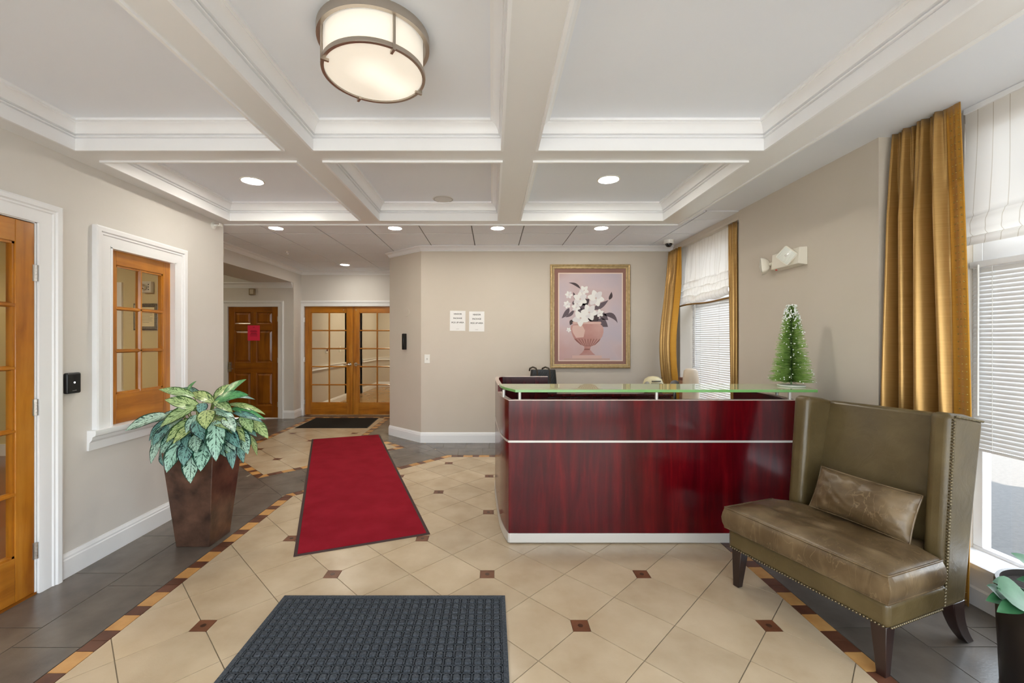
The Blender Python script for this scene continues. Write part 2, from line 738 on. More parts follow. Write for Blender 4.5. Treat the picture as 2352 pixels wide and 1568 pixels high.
def strip(i0, i1, o1, o0, phase=0):
    """border strip quad between inner and outer edges, cut into alternating bricks"""
    quad = [i0, i1, o1, o0]
    if poly_area(quad) < 0:
        quad = quad[::-1]
    dx, dy = i1[0] - i0[0], i1[1] - i0[1]
    L = math.hypot(dx, dy)
    dx, dy = dx / L, dy / L
    s0 = min((q[0] - i0[0]) * dx + (q[1] - i0[1]) * dy for q in quad)
    s1 = max((q[0] - i0[0]) * dx + (q[1] - i0[1]) * dy for q in quad)
    pat = [('tan', 0.125), ('br', 0.075), ('tan', 0.115), ('br', 0.07), ('br', 0.07)]
    s = s0
    k = phase
    base = i0[0] * dx + i0[1] * dy
    while s < s1 - 0.004:
        c, w = pat[k % 5]
        e = min(s + w, s1)
        poly = inset(quad, 0.0015)
        poly = clip_poly(poly, -dx, -dy, -(base + s + 0.0015))
        if len(poly) >= 3:
            poly = clip_poly(poly, dx, dy, base + e - 0.0015)
        if len(poly) >= 3:
            piece('border_tile', poly, M['tan_brick'] if c == 'tan' else M['brown_brick'], 0.0003)
        s = e
        k += 1


mi = main_in[:]
mo = [(-1.873, 0.7), (1.663, 0.7), (1.663, 5.22), (-0.540, 5.22), (-1.873, 3.887)]
for a, b, ph in ((1, 2, 0), (2, 3, 1), (3, 4, 2), (4, 0, 3)):
    strip(mi[a], mi[b], mo[b], mo[a], ph)
hi_ = [(-3.18, 7.71), (-3.18, 5.26), (-2.38, 4.46), (-1.24, 5.60), (-1.92, 6.28), (-1.92, 7.71)]
ho = [(-3.263, 7.793), (-3.263, 5.226), (-2.38, 4.343), (-1.123, 5.60), (-1.837, 6.314), (-1.837, 7.793)]
for a in range(6):
    b = (a + 1) % 6
    strip(hi_[a], hi_[b], ho[b], ho[a], a)


def grey(ang, w, ln, ox, oy, planes, span):
    """running bond of grey tiles, w across, ln along the direction ang, cut to half planes"""
    c, s = math.cos(ang), math.sin(ang)
    n = int(span / min(w, ln)) + 2
    for r in range(-n, n):
        for k in range(-n, n):
            u0 = k * ln + (0.27 * ln if r % 2 else 0)
            v0 = r * w
            poly = [(u0 + JT, v0 + JT), (u0 + ln - JT, v0 + JT), (u0 + ln - JT, v0 + w - JT), (u0 + JT, v0 + w - JT)]
            poly = [(ox + c * a - s * b, oy + s * a + c * b) for a, b in poly]
            for pl in planes:
                poly = clip_poly(poly, *pl)
                if len(poly) < 3:
                    break
            if len(poly) >= 3 and abs(poly_area(poly)) > 1.5e-3:
                piece('grey_tile', poly, M['grey_tile'])


def rect(x0, x1, y0, y1):
    return [(-1, 0, -x0), (1, 0, x1), (0, -1, -y0), (0, 1, y1)]


R2 = math.sqrt(2)
def diag(lo_d, hi_d, lo_s, hi_s):
    """lo_d <= y-x <= hi_d and lo_s <= x+y <= hi_s"""
    return [(1 / R2, -1 / R2, -lo_d / R2), (-1 / R2, 1 / R2, hi_d / R2), (-1 / R2, -1 / R2, -lo_s / R2), (1 / R2, 1 / R2, hi_s / R2)]


grey(PI / 2, 0.318, 0.49, -1.875, 2.443, rect(-2.535, -1.876, 0.7, 4.45) + [(1 / R2, 1 / R2, 1.960 / R2)], 5)       # along the left wall
grey(PI / 2, 0.331, 0.49, 1.665, 1.957, rect(1.666, 2.56, 0.7, 5.22), 6)                                             # under the settee
grey(0, 0.32, 0.30, -0.72, 5.22, rect(-0.9, 2.5, 5.223, 5.87) + [(-0.855, -0.518, -(0.855 * -0.56 + 0.518 * 5.22))], 4)   # along the back wall
grey(PI / 4, 0.318, 0.49, -1.0, 4.762, diag(5.763, 6.720, 1.966, 5.0) + [(0.855, 0.518, 0.855 * -0.564 + 0.518 * 5.22)], 5)   # between the two fields
grey(-PI / 4, 0.30, 0.49, -2.38, 4.343, diag(6.0, 9.2, 1.15, 1.960) + [(1, 0, -2.538)], 4)                            # beside the angled office wall
grey(PI / 2, 0.32, 0.49, -3.266, 5.3, rect(-4.9, -3.266, 4.6, 7.7) + [(-1 / R2, -1 / R2, -1.966 / R2)], 4)             # in front of the panelled door
grey(0, 0.32, 0.49, -3.5, 7.796, rect(-3.56, -1.4, 7.796, 7.99), 3)                                                    # in front of the double doors
grey(PI / 2, 0.32, 0.49, -1.516, 6.4, rect(-1.834, -1.50, 6.32, 7.793) , 3)
grey(-PI / 4, 0.30, 0.49, -1.123, 5.60, diag(6.725, 8.15, 4.480, 4.91) + [(0, 1, 6.317)], 3)
# the entrance end of the floor, nearer than the photograph shows
bm = BM()
box(bm, -2.53, 2.56, -1.6, 0.697, -0.006, 0.0)
obj('cream_floor_field', bm, M['cream_tile'], floor)

# corridor and office floors
bm = BM()
box(bm, -3.6, -0.9, 7.99, 13.2, -0.12, -0.001)
struct('floor_corridor', bm, M['hall_tile'], 'tan corridor floor beyond the double doors')
bm = BM()
box(bm, -7.2, -2.66, -0.5, 4.05, -0.004, 0.001)
prism(bm, [(-7.2, 4.05), (-2.66, 4.05), (-3.40, 5.2), (-7.2, 5.2)], -0.004, 0.001)
struct('floor_office', bm, M['floor_wood'], 'reddish wood office floor behind the left wall')

# ------------------------------------------------------------------ walls
TOP = 2.72
bm = BM()
wall_cells(bm, 'X', -2.64, -2.52, -1.62, 4.02, 0, TOP, [(1.36, 2.37, -1, 2.05), (2.824, 3.383, 0.835, 2.006)])
struct('wall_left', bm, M['paint_gray'], 'beige painted wall with the interior window')
bm = BM()
prism(bm, [(-2.52, 4.02), (-3.44, 5.32), (-3.55, 5.20), (-2.64, 3.95)], 0, TOP)
struct('wall_diagonal', bm, M['paint_gray'], 'angled beige wall behind the planter side of the hall')
bm = BM()
box(bm, -7.2, -3.48, 5.2, 5.32, 0, 2.86)
box(bm, -7.2, -7.1, -0.5, 5.2, 0, 2.86)
box(bm, -7.2, -2.64, -0.6, -0.5, 0, 2.86)
struct('wall_office', bm, M['office_paint'], 'yellowish office walls seen through the interior window')
bm = BM()
prism(bm, [(-7.2, -0.5), (-2.64, -0.5), (-2.64, 3.95), (-3.53, 5.2), (-7.2, 5.2)], 2.60, 2.66)
struct('ceiling_office', bm, M['ceil'])
bm = BM()
box(bm, -0.97, 2.80, 5.86, 6.0, 0, TOP)
struct('wall_back', bm, M['paint'], 'beige back wall behind the reception desk')
bm = BM()
prism(bm, [(-0.97, 5.86), (-0.90, 5.99), (-1.40, 6.45), (-1.40, 8.0), (-1.516, 8.0), (-1.516, 6.35)], 0, TOP)
struct('wall_angled', bm, M['paint'], 'short angled beige wall at the corner of the hall')
bm = BM()
wall_cells(bm, 'Y', 7.98, 8.10, -3.55, -1.5, 0, TOP, [(-3.50, -1.70, -1, 2.03)])
box(bm, -3.67, -3.55, 7.67, 8.10, 0, TOP)
wall_cells(bm, 'Y', 7.67, 7.79, -7.2, -3.67, 0, 2.86, [(-4.727, -3.827, -1, 2.0)])
struct('wall_hall', bm, M['paint_gray'], 'hall walls around the panelled door and the double doors')
bm = BM()
box(bm, -7.2, -7.1, 5.32, 7.67, 0, 2.86)
struct('wall_alcove', bm, M['paint'])
bm = BM()
box(bm, -4.23, -3.55, 5.2, 7.67, 2.43, TOP)
struct('wall_header', bm, M['paint_gray'], 'dropped header over the alcove of the panelled door')
bm = BM()
box(bm, -7.2, -4.23, 5.2, 7.8, 2.86, 2.92)
struct('ceiling_alcove', bm, M['ceil'])
# right side: pier, window wall
bm = BM()
box(bm, 2.46, 2.80, 2.726, 4.27, 0, TOP)
struct('wall_pier', bm, M['paint'], 'beige pier between the two curtained windows')
bm = BM()
wall_cells(bm, 'X', 2.67, 2.80, -1.62, 2.726, 0, TOP, [(-0.4, 2.42, 0.20, 2.62)])
box(bm, 2.555, 2.67, -1.62, 2.726, 0, 0.20)
wall_cells(bm, 'X', 2.53, 2.80, 4.27, 5.86, 0, TOP, [(4.42, 5.76, 0.20, 2.58)])
struct('wall_right', bm, M['paint'], 'window wall on the right')
bm = BM()
wall_cells(bm, 'Y', -1.74, -1.62, -2.64, 2.8, 0, TOP, [(-2.3, 2.4, 0.03, 2.42)])
struct('wall_entrance', bm, M['paint'], 'glazed entrance wall behind the camera')
bm = BM()
for x in (-2.3, -1.15, 0.0, 1.15, 2.34):
    box(bm, x - 0.03, x + 0.03, -1.71, -1.65, 0.03, 2.42)
box(bm, -2.3, 2.4, -1.71, -1.65, 0.03, 0.12)
box(bm, -2.3, 2.4, -1.71, -1.65, 2.10, 2.17)
box(bm, -2.3, 2.4, -1.71, -1.65, 2.36, 2.42)
f = struct('window_1', bm, M['trim'], 'white framed glazed entrance front')
bm = BM()
box(bm, -2.27, 2.34, -1.683, -1.677, 0.12, 2.36)
obj('pane', bm, M['glass'], f)

# window-bay header with its small moulding
bm = BM()
box(bm, 2.465, 2.53, 4.27, 5.86, 2.605, TOP)
tr = struct('trim_1', bm, M['paint'], 'beige header band above the far curtained window')
bm = BM()
sweep(bm, [(2.465, 5.86, 2.60), (2.465, 4.27, 2.60)], [(0, 0.0), (-0.018, 0.0), (-0.018, 0.012), (-0.010, 0.016), (-0.010, 0.030), (0, 0.036)], (0, 0, 1))
obj('moulding', bm, M['paint'], tr)

# corridor beyond the double doors
bm = BM()
box(bm, -3.58, -3.46, 8.10, 10.2, 0, 2.7)
box(bm, -5.4, -3.46, 11.3, 11.42, 0, 2.7)
box(bm, -5.5, -5.4, 10.2, 11.42, 0, 2.7)
box(bm, -5.4, -3.46, 10.08, 10.2, 0, 2.7)
box(bm, -3.58, -3.46, 11.3, 13.0, 0, 2.7)
box(bm, -1.30, -1.18, 8.1, 13.0, 0, 2.7)
box(bm, -3.58, -1.18, 13.0, 13.12, 0, 2.7)
struct('wall_corridor', bm, M['paint'], 'beige corridor walls seen through the double doors')
bm = BM()
box(bm, -5.4, -1.18, 8.1, 13.0, 2.55, 2.62)
struct('ceiling_corridor', bm, M['ceil'])
rail = [(0, 0), (-0.03, 0.005), (-0.03, 0.02), (-0.015, 0.03), (-0.022, 0.06), (-0.035, 0.07), (-0.035, 0.08), (0, 0.08)]
bprof = [(0, 0), (-0.016, 0), (-0.016, 0.105), (-0.012, 0.112), (-0.012, 0.122), (-0.006, 0.135), (-0.004, 0.142), (0, 0.142)]
bm = BM()
sweep(bm, [(-3.46, 8.12, 0.80), (-3.46, 10.2, 0.80), (-3.9, 10.2, 0.80)], rail, (0, 0, 1))
sweep(bm, [(-3.46, 8.12, 0.0), (-3.46, 10.2, 0.0), (-3.9, 10.2, 0.0)], bprof, (0, 0, 1))
sweep(bm, [(-3.46, 11.42, 0.80), (-3.46, 13.0, 0.80), (-1.30, 13.0, 0.80), (-1.30, 8.12, 0.80)], rail, (0, 0, 1))
sweep(bm, [(-3.46, 11.42, 0.0), (-3.46, 13.0, 0.0), (-1.30, 13.0, 0.0), (-1.30, 8.12, 0.0)], bprof, (0, 0, 1))
struct('trim_2', bm, M['trim'], 'white chair rail and baseboard along the corridor')

# ------------------------------------------------------------------ baseboards (a is negative: path runs with the room on its right)
def baseboard(name, path, label):
    bm = BM()
    sweep(bm, [(x, y, 0) for x, y in path], bprof, (0, 0, 1))
    return struct(name, bm, M['trim'], label, smooth=False)


baseboard('baseboard_left', [(-2.52, 2.50), (-2.52, 4.02), (-3.44, 5.32)], 'white baseboard along the left wall behind the planter')
baseboard('baseboard_back', [(-1.516, 7.98), (-1.516, 6.35), (-0.97, 5.86), (2.53, 5.86)], 'white baseboard along the back and angled walls')
baseboard('baseboard_hall', [(-3.735, 7.67), (-3.55, 7.67), (-3.55, 7.955)], 'short white baseboard between the panelled and double doors')
baseboard('baseboard_pier', [(2.53, 4.27), (2.46, 4.27), (2.46, 2.726), (2.555, 2.726)], 'white baseboard along the pier')
bm = BM()
sweep(bm, [(2.555, 2.70, 0), (2.555, -1.6, 0)], [(0, 0), (-0.012, 0), (-0.012, 0.09), (-0.006, 0.10), (0, 0.10)], (0, 0, 1))
box(bm, 2.550, 2.5551, -1.6, 2.70, 0.10, 0.20)
struct('baseboard_right', bm, M['trim'], 'white baseboard under the near window')

# ------------------------------------------------------------------ ceilings
CZ = 2.635
BZ = 2.49
bm = BM()
box(bm, -2.52, 1.75, -1.62, 4.03, CZ, 2.72)
ceil = struct('ceiling', bm, M['ceil'], 'white coffered lobby ceiling')
XB = [(-2.52, -2.384), (-1.185, -1.03), (0.065, 0.249), (1.56, 1.75)]
YB = [(-1.62, -1.5), (0.90, 1.05), (2.45, 2.60), (3.886, 4.03)]
for x0, x1 in XB:
    bm = BM()
    box(bm, x0, x1, -1.62, 4.03, BZ, CZ)
    obj('beam', bm, M['beam'], ceil)
for y0, y1 in YB:
    for i in range(3):
        bm = BM()
        box(bm, XB[i][1], XB[i + 1][0], y0, y1, BZ, CZ)
        obj('beam', bm, M['beam'], ceil)
cprof = [(0, -0.012), (0.014, -0.012), (0.014, 0.054), (0.007, 0.056), (0.007, 0.060), (0.020, 0.062), (0.022, 0.066), (0.020, 0.070), (0.012, 0.072), (0.012, 0.076), (0.028, 0.078), (0.030, 0.084),
         (0.033, 0.096), (0.041, 0.111), (0.053, 0.122), (0.060, 0.125), (0.060, 0.129), (0.072, 0.131), (0.072, 0.145), (0, 0.145)]
for i in range(3):
    for j in range(3):
        x0, x1 = XB[i][1], XB[i + 1][0]
        y0, y1 = YB[j][1], YB[j + 1][0]
        bm = BM()
        sweep(bm, [(x0, y0, BZ), (x1, y0, BZ), (x1, y1, BZ), (x0, y1, BZ)], cprof, (0, 0, 1), True)
        obj('crown_moulding', bm, M['trim'], ceil, smooth=25)
bm = BM()   # lip along the outer edge of the coffered frame
sweep(bm, [(1.75, -1.6, BZ), (1.75, 4.03, BZ), (-2.52, 4.03, BZ)], [(0, -0.010), (-0.014, -0.010), (-0.014, 0.20), (0, 0.20)], (0, 0, 1))
obj('edge_lip', bm, M['trim'], ceil)
bm = BM()
box(bm, 1.764, 2.80, -1.62, 4.265, 2.69, 2.72)
struct('ceiling_soffit', bm, M['ceil'], 'plain white ceiling strip beside the near window')
# drop ceiling
bm = BM()
box(bm, -3.6, 2.5, 4.04, 8.0, 2.692, 2.72)
hallc = struct('ceiling_hall', bm, M['gridbar'], 'acoustic tile ceiling over the reception desk and hall')
hall_poly = [(-2.52, 4.05), (1.764, 4.05), (1.764, 4.27), (2.42, 4.27), (2.42, 5.86), (-0.97, 5.86), (-1.516, 6.35), (-1.516, 7.98), (-3.55, 7.98), (-3.55, 5.32), (-2.52, 4.05)]
GX, GY, GS = -0.823, 5.16, 0.592
tilemesh = None
for i in range(-6, 7):
    for j in range(-3, 6):
        x0, y0 = GX + i * GS, GY + j * 0.60
        x1, y1 = x0 + GS, y0 + 0.60
        g = 0.007
        px0, px1 = max(x0 + g, -3.55), min(x1 - g, 2.464)
        py0, py1 = max(y0 + g, 4.048), min(y1 - g, 7.98)
        if px1 - px0 < 0.03 or py1 - py0 < 0.03:
            continue
        if px0 > -0.97 and py0 > 5.86 or px0 > -1.516 and py0 > 6.35:
            continue
        if px1 > 1.764 and py0 < 4.27:
            py0 = 4.272
            if py1 - py0 < 0.03:
                continue
        if px1 < -2.6 and py1 < 4.2:
            continue
        bm = BM()
        box(bm, px0, px1, py0, py1, 2.683, 2.6925)
        obj('ceiling_tile', bm, M['acoustic'], hallc)
# crown along the hall
hprof = [(0, 0), (-0.008, 0), (-0.008, 0.012), (-0.016, 0.016), (-0.022, 0.032), (-0.036, 0.046), (-0.054, 0.052), (-0.060, 0.056), (-0.060, 0.068), (0, 0.068)]
bm = BM()
sweep(bm, [(-3.55, 5.20, 2.615), (-3.55, 7.98, 2.615), (-1.516, 7.98, 2.615), (-1.516, 6.35, 2.615), (-0.97, 5.86, 2.615), (2.465, 5.86, 2.615)], hprof, (0, 0, 1))
struct('trim_3', bm, M['trim'], 'white crown moulding around the hall ceiling', smooth=25)
bm = BM()
sweep(bm, [(-7.0, 7.67, 2.335), (-3.57, 7.67, 2.335)], [(a, b * 1.4) for a, b in hprof], (0, 0, 1))
struct('trim_4', bm, M['trim'], 'white crown moulding above the panelled door', smooth=25)

# ------------------------------------------------------------------ doors and windows
CAS = [(0, 0), (0, 0.014), (0.012, 0.018), (0.055, 0.018), (0.060, 0.024), (0.068, 0.024), (0.074, 0.032), (0.092, 0.034), (0.100, 0.030), (0.100, 0)]


def casing(parent, pts, n, scale=1.0, closed=False, name='casing'):
    bm = BM()
    sweep(bm, pts, [(a * scale, b) for a, b in CAS], n, closed)
    return obj(name, bm, M['trim'], parent, smooth=25)


def sash(parent, axis, w, h, t, sw, tr, br, cols, rows, wv, wh, glass=True, hidden_x=None):
    """glazed leaf in local coords of parent: x 0..w, z 0..h, y +-t/2 ; local geometry"""
    def part(nm, x0, x1, z0, z1, y=t / 2, mat=wv, bv=0.003):
        bm = BM()
        box(bm, x0, x1, -y, y, z0, z1)
        return obj(nm, bm, mat, parent, local=True, bevel=bv)
    part('stile', 0, sw, 0, h)
    part('stile', w - sw, w, 0, h)
    part('top_rail', sw, w - sw, h - tr, h, mat=wh)
    part('bottom_rail', sw, w - sw, 0, br, mat=wh)
    gx0, gx1, gz0, gz1 = sw, w - sw, br, h - tr
    mw = 0.026
    def bead(nm, x0, x1, z0, z1, mat, vert):
        bm = BM()
        if vert:
            xm = (x0 + x1) / 2
            prism(bm, [(x0, -0.006), (xm - 0.006, -t / 2), (xm + 0.006, -t / 2), (x1, -0.006), (x1, 0.006), (xm + 0.006, t / 2), (xm - 0.006, t / 2), (x0, 0.006)], z0, z1, 'Z')
        else:
            zm = (z0 + z1) / 2
            prism(bm, [(-0.006, z0), (-t / 2, zm - 0.006), (-t / 2, zm + 0.006), (-0.006, z1), (0.006, z1), (t / 2, zm + 0.006), (t / 2, zm - 0.006), (0.006, z0)], x0, x1, 'X')
        return obj(nm, bm, mat, parent, local=True)
    pw = (gx1 - gx0) / cols
    ph = (gz1 - gz0) / rows
    for c in range(1, cols):
        x = gx0 + c * pw
        bead('muntin', x - mw / 2, x + mw / 2, gz0, gz1, wv, True)
    for r in range(1, rows):
        z = gz0 + r * ph
        bead('muntin', gx0, gx1, z - mw / 2, z + mw / 2, wh, False)
    bm = BM()
    for (x0, x1, z0, z1) in ((gx0, gx0 + 0.012, gz0, gz1), (gx1 - 0.012, gx1, gz0, gz1), (gx0, gx1, gz0, gz0 + 0.012), (gx0, gx1, gz1 - 0.012, gz1)):
        box(bm, x0, x1, -t / 2 + 0.006, t / 2 - 0.006, z0, z1)
    obj('glazing_bead', bm, wv, parent, local=True)
    for c in range(cols):
        for r in range(rows):
            bm = BM()
            box(bm, gx0 + c * pw + 0.008, gx0 + (c + 1) * pw - 0.008, -0.002, 0.002, gz0 + r * ph + 0.008, gz0 + (r + 1) * ph - 0.008)
            obj('pane', bm, M['glass'], parent, local=True)


def hinge(parent, c, n_axis='X'):
    bm = BM()
    x, y, z = c
    for k in range(5):
        tube(bm, [(x, y, z - 0.045 + k * 0.018), (x, y, z - 0.028 + k * 0.018)], 0.0065, 8)
    if n_axis == 'X':
        box(bm, x - 0.012, x - 0.004, y - 0.016, y + 0.016, z - 0.045, z + 0.045)
    else:
        box(bm, x - 0.014, x + 0.014, y + 0.004, y + 0.010, z - 0.045, z + 0.045)
    return obj('hinge', bm, M['metal'], parent, smooth=40)


# door_1: glazed door in the left wall
d1 = sthing('door_1', 'maple French door of five panes high in the left wall', (-2.543, 2.3605, 0.012), -PI / 2)
sash(d1, 'Y', 0.99, 2.03, 0.044, 0.094, 0.12, 0.235, 3, 5, M['woodZ'], M['woodX'])
casing(d1, [(-2.52, 1.36, 0), (-2.52, 1.36, 2.05), (-2.52, 2.372, 2.05), (-2.52, 2.372, 0)], (1, 0, 0), 1.15)
bm = BM()
box(bm, -2.64, -2.52, 2.3615, 2.386, 0, 2.05)
box(bm, -2.64, -2.52, 1.345, 1.362, 0, 2.05)
box(bm, -2.64, -2.52, 1.36, 2.386, 2.046, 2.06)
obj('jamb', bm, M['trim'], d1)
for z in (1.77, 1.03, 0.24):
    hinge(d1, (-2.514, 2.366, z))
bm = BM()
box(bm, -2.65, -2.515, 1.362, 2.366, -0.003, 0.012)
obj('threshold', bm, M['dwoodX'], d1)

# window_2: interior sash in the left wall
w1 = sthing('window_2', 'small maple interior window of six panes in white casing', (-2.560, 3.383, 0.835), -PI / 2)
sash(w1, 'Y', 0.559, 1.171, 0.04, 0.072, 0.098, 0.20, 2, 3, M['woodZ'], M['woodX'])
casing(w1, [(-2.52, 2.824, 0.835), (-2.52, 2.824, 2.006), (-2.52, 3.383, 2.006), (-2.52, 3.383, 0.835)], (1, 0, 0), 1.25)
bm = BM()
box(bm, -2.64, -2.50, 2.812, 2.826, 0.83, 2.01)
box(bm, -2.64, -2.50, 3.381, 3.395, 0.83, 2.01)
box(bm, -2.64, -2.50, 2.812, 3.395, 2.004, 2.018)
obj('jamb', bm, M['trim'], w1)
bm = BM()
sweep(bm, [(-2.52, 2.665, 0.71), (-2.52, 3.545, 0.71)], [(0, 0), (0, 0.012), (0.05, 0.016), (0.065, 0.030), (0.085, 0.036), (0.092, 0.052), (0.105, 0.056), (0.125, 0.056), (0.125, 0)], (1, 0, 0))
obj('sill', bm, M['trim'], w1, smooth=25)

# door_2: six panel door
d2 = sthing('door_2', 'dark maple six panel door with a pink notice', (-4.72, 7.70, 0.012))
W2, Hh2 = 0.886, 1.985
def rect_part(nm, x0, x1, z0, z1, mat, y0=-0.02, y1=0.02, parent=None, bv=0.004):
    bm = BM()
    box(bm, x0, x1, y0, y1, z0, z1)
    return obj(nm, bm, mat, parent, local=True, bevel=bv)
for x0, x1 in ((0, 0.105), (W2 - 0.105, W2)):
    rect_part('stile', x0, x1, 0, Hh2, M['dwoodZ'], parent=d2)
for z0, z1 in ((0, 0.22), (0.80, 0.99), (1.565, 1.68), (1.89, Hh2)):
    rect_part('rail', 0.105, W2 - 0.105, z0, z1, M['dwoodX'], parent=d2)
rect_part('mullion', W2 / 2 - 0.052, W2 / 2 + 0.052, 0.22, 1.89, M['dwoodZ'], -0.0195, 0.0195, parent=d2)
for x0, x1 in ((0.105, W2 / 2 - 0.052), (W2 / 2 + 0.052, W2 - 0.105)):
    for z0, z1 in ((0.22, 0.80), (0.99, 1.565), (1.68, 1.89)):
        bm = BM()
        cx0, cx1, cz0, cz1 = x0, x1, z0, z1
        lv = []
        for ins, y in ((0, -0.008), (0.016, -0.002), (0.045, -0.016)):
            lv.append([bm.verts.new(v) for v in ((x0 + ins, y, z0 + ins), (x1 - ins, y, z0 + ins), (x1 - ins, y, z1 - ins), (x0 + ins, y, z1 - ins))])
        for a, b in zip(lv, lv[1:]):
            for k in range(4):
                bm.faces.new((a[k], a[(k + 1) % 4], b[(k + 1) % 4], b[k]))
        bm.faces.new(lv[-1])
        obj('panel', bm, M['dwoodZ'], d2, local=True)
casing(d2, [(-4.727, 7.67, 0), (-4.727, 7.67, 2.0), (-3.827, 7.67, 2.0), (-3.827, 7.67, 0)], (0, -1, 0))
for z in (1.78, 1.04, 0.25):
    hinge(d2, (-3.828, 7.664, z), 'Y')
bm = BM()
box(bm, -4.712, -4.672, 7.655, 7.68, 0.84, 1.01)
tube(bm, [(-4.69, 7.66, 0.90), (-4.69, 7.615, 0.90), (-4.60, 7.605, 0.895)], [0.012, 0.010, 0.008], 8)
tube(bm, [(-4.69, 7.66, 0.97), (-4.69, 7.64, 0.97)], 0.014, 10)
obj('door_handle', bm, M['metal'], d2, smooth=40)

# door_3 / door_4: the double doors
LW = 0.893
for nm, x, lab, hx in (('door_3', -3.495, 'left maple leaf of the glazed double doors at the end of the hall', LW - 0.055), ('door_4', -3.495 + LW + 0.006, 'right maple leaf of the glazed double doors behind the angled wall', 0.055)):
    d = sthing(nm, lab, (x, 8.03, 0.012))
    sash(d, 'X', LW, 2.012, 0.044, 0.108, 0.105, 0.215, 2, 5, M['woodZ'], M['woodX'])
    bm = BM()
    s = -1 if hx > 0.4 else 1
    tube(bm, [(x + hx, 8.010, 0.95), (x + hx, 7.995, 0.95)], 0.033, 16)
    tube(bm, [(x + hx, 7.995, 0.95), (x + hx, 7.955, 0.95), (x + hx + s * 0.03, 7.948, 0.95), (x + hx + s * 0.10, 7.952, 0.945)], [0.014, 0.014, 0.012, 0.008], 8)
    obj('door_handle', bm, M['chrome'], d, smooth=40)
    bm = BM()
    box(bm, x + hx - 0.115 * (1 if s < 0 else -0) - 0.006, x + hx - 0.115 * (1 if s < 0 else -0) + 0.006, 8.000, 8.009, 1.955, 1.975)
    obj('catch', bm, M['metal'], d)
    if nm == 'door_3':
        for z in (1.78, 1.04, 0.25):
            hinge(d, (-3.498, 7.985, z), 'Y')
tr5 = sthing('trim_5', 'white casing around the double doors', (-3.6, 7.98, 0))
casing(tr5, [(-3.50, 7.98, 0), (-3.50, 7.98, 2.03), (-1.70, 7.98, 2.03), (-1.70, 7.98, 0)], (0, -1, 0))


# near window (window_3) and far window (window_4): frames, panes, transom
def side_window(nm, y0, y1, z0, z1, label, transom=1.86):
    w = sthing(nm, label, (2.74, (y0 + y1) / 2, z0))
    bm = BM()
    f = 0.05
    box(bm, 2.715, 2.765, y0, y1, z0, z0 + f)
    box(bm, 2.715, 2.765, y0, y1, z1 - f, z1)
    box(bm, 2.715, 2.765, y0, y0 + f, z0 + f, z1 - f)
    box(bm, 2.715, 2.765, y1 - f, y1, z0 + f, z1 - f)
    obj('frame', bm, M['trim'], w, bevel=0.004)
    bm = BM()
    box(bm, 2.715, 2.765, y0 + f, y1 - f, transom - 0.03, transom + 0.10)
    obj('transom', bm, M['trim'], w, bevel=0.004)
    for a, b in ((z0 + f, transom - 0.03), (transom + 0.10, z1 - f)):
        bm = BM()
        box(bm, 2.738, 2.742, y0 + f, y1 - f, a, b)
        obj('pane', bm, M['glass'], w)
    bm = BM()
    box(bm, 2.70, 2.716, y0 + 0.02, y1 - 0.02, z0 + 0.0, z0 + 0.022)
    obj('stop', bm, M['trim'], w)
    return w


w3 = side_window('window_3', -0.4, 2.42, 0.20, 2.62, 'tall white framed window on the right beside the settee')
bm = BM()
prism(bm, [(2.535, 0.200), (2.535, 0.222), (2.545, 0.226), (2.715, 0.232), (2.715, 0.200)], -0.4, 2.42, 'Y')
obj('sill', bm, M['trim'], w3)
side_window('window_4', 4.42, 5.76, 0.20, 2.58, 'far white framed window behind the reception desk')

# ================================================================== reception desk
desk = thing('reception_desk', 'glossy dark red mahogany reception desk with silver stripe and frosted glass counter', 'desk', (1.1, 3.4, 0))
Z0, Z1, Z2, ZT = 0.072, 0.696, 0.710, 0.985


def plan_wall(nm, plan, th, z0, z1, mat, label=None, bv=0.0):
    """a curved upright panel following plan points, th thick to the left of travel"""
    bm = BM()
    sweep(bm, [(x, y, z0) for x, y in plan], [(0, 0), (0, z1 - z0), (th, z1 - z0), (th, 0)], (0, 0, 1))
    return obj(nm, bm, mat, desk, label, smooth=35, bevel=bv)


def panel(nm, x0, x1, y0, y1, z0, z1, mat, label=None, bv=0.0):
    bm = BM()
    box(bm, x0, x1, y0, y1, z0, z1)
    return obj(nm, bm, mat, desk, label, bevel=bv)


FX0, FX1, FY = 0.114, 2.087, 2.95
panel('upper_panel', FX0 + 0.003, FX1, FY, FY + 0.03, Z2, ZT, M['mahog'])
panel('lower_panel', FX0 + 0.003, FX1, FY, FY + 0.03, Z0, Z1, M['mahog'])
panel('accent_strip', FX0 + 0.002, FX1, FY - 0.004, FY + 0.026, Z1, Z2, M['silver'], 'silver horizontal stripe')
panel('kick_plate', FX0 + 0.004, FX1, FY - 0.006, FY + 0.03, 0.008, Z0, M['silver'], 'silver kick plate', 0.002)
M['edge'] = simple('desk_edge_banding', srgb(206, 186, 178), 0.3, 0.2)
panel('top_edge', FX0, FX1, FY - 0.002, FY + 0.034, ZT, ZT + 0.005, M['edge'])


def curve_pts(pts, n=8):
    """Catmull-Rom through plan points"""
    out = []
    P = [Vector((p[0], p[1], 0)) for p in pts]
    P = [P[0] * 2 - P[1]] + P + [P[-1] * 2 - P[-2]]
    for i in range(1, len(P) - 2):
        for k in range(n):
            t = k / n
            a, b, c, d = P[i - 1], P[i], P[i + 1], P[i + 2]
            q = 0.5 * ((2 * b) + (c - a) * t + (2 * a - 5 * b + 4 * c - d) * t * t + (3 * b - a - 3 * c + d) * t ** 3)
            out.append((q.x, q.y))
    out.append((pts[-1][0], pts[-1][1]))
    return out


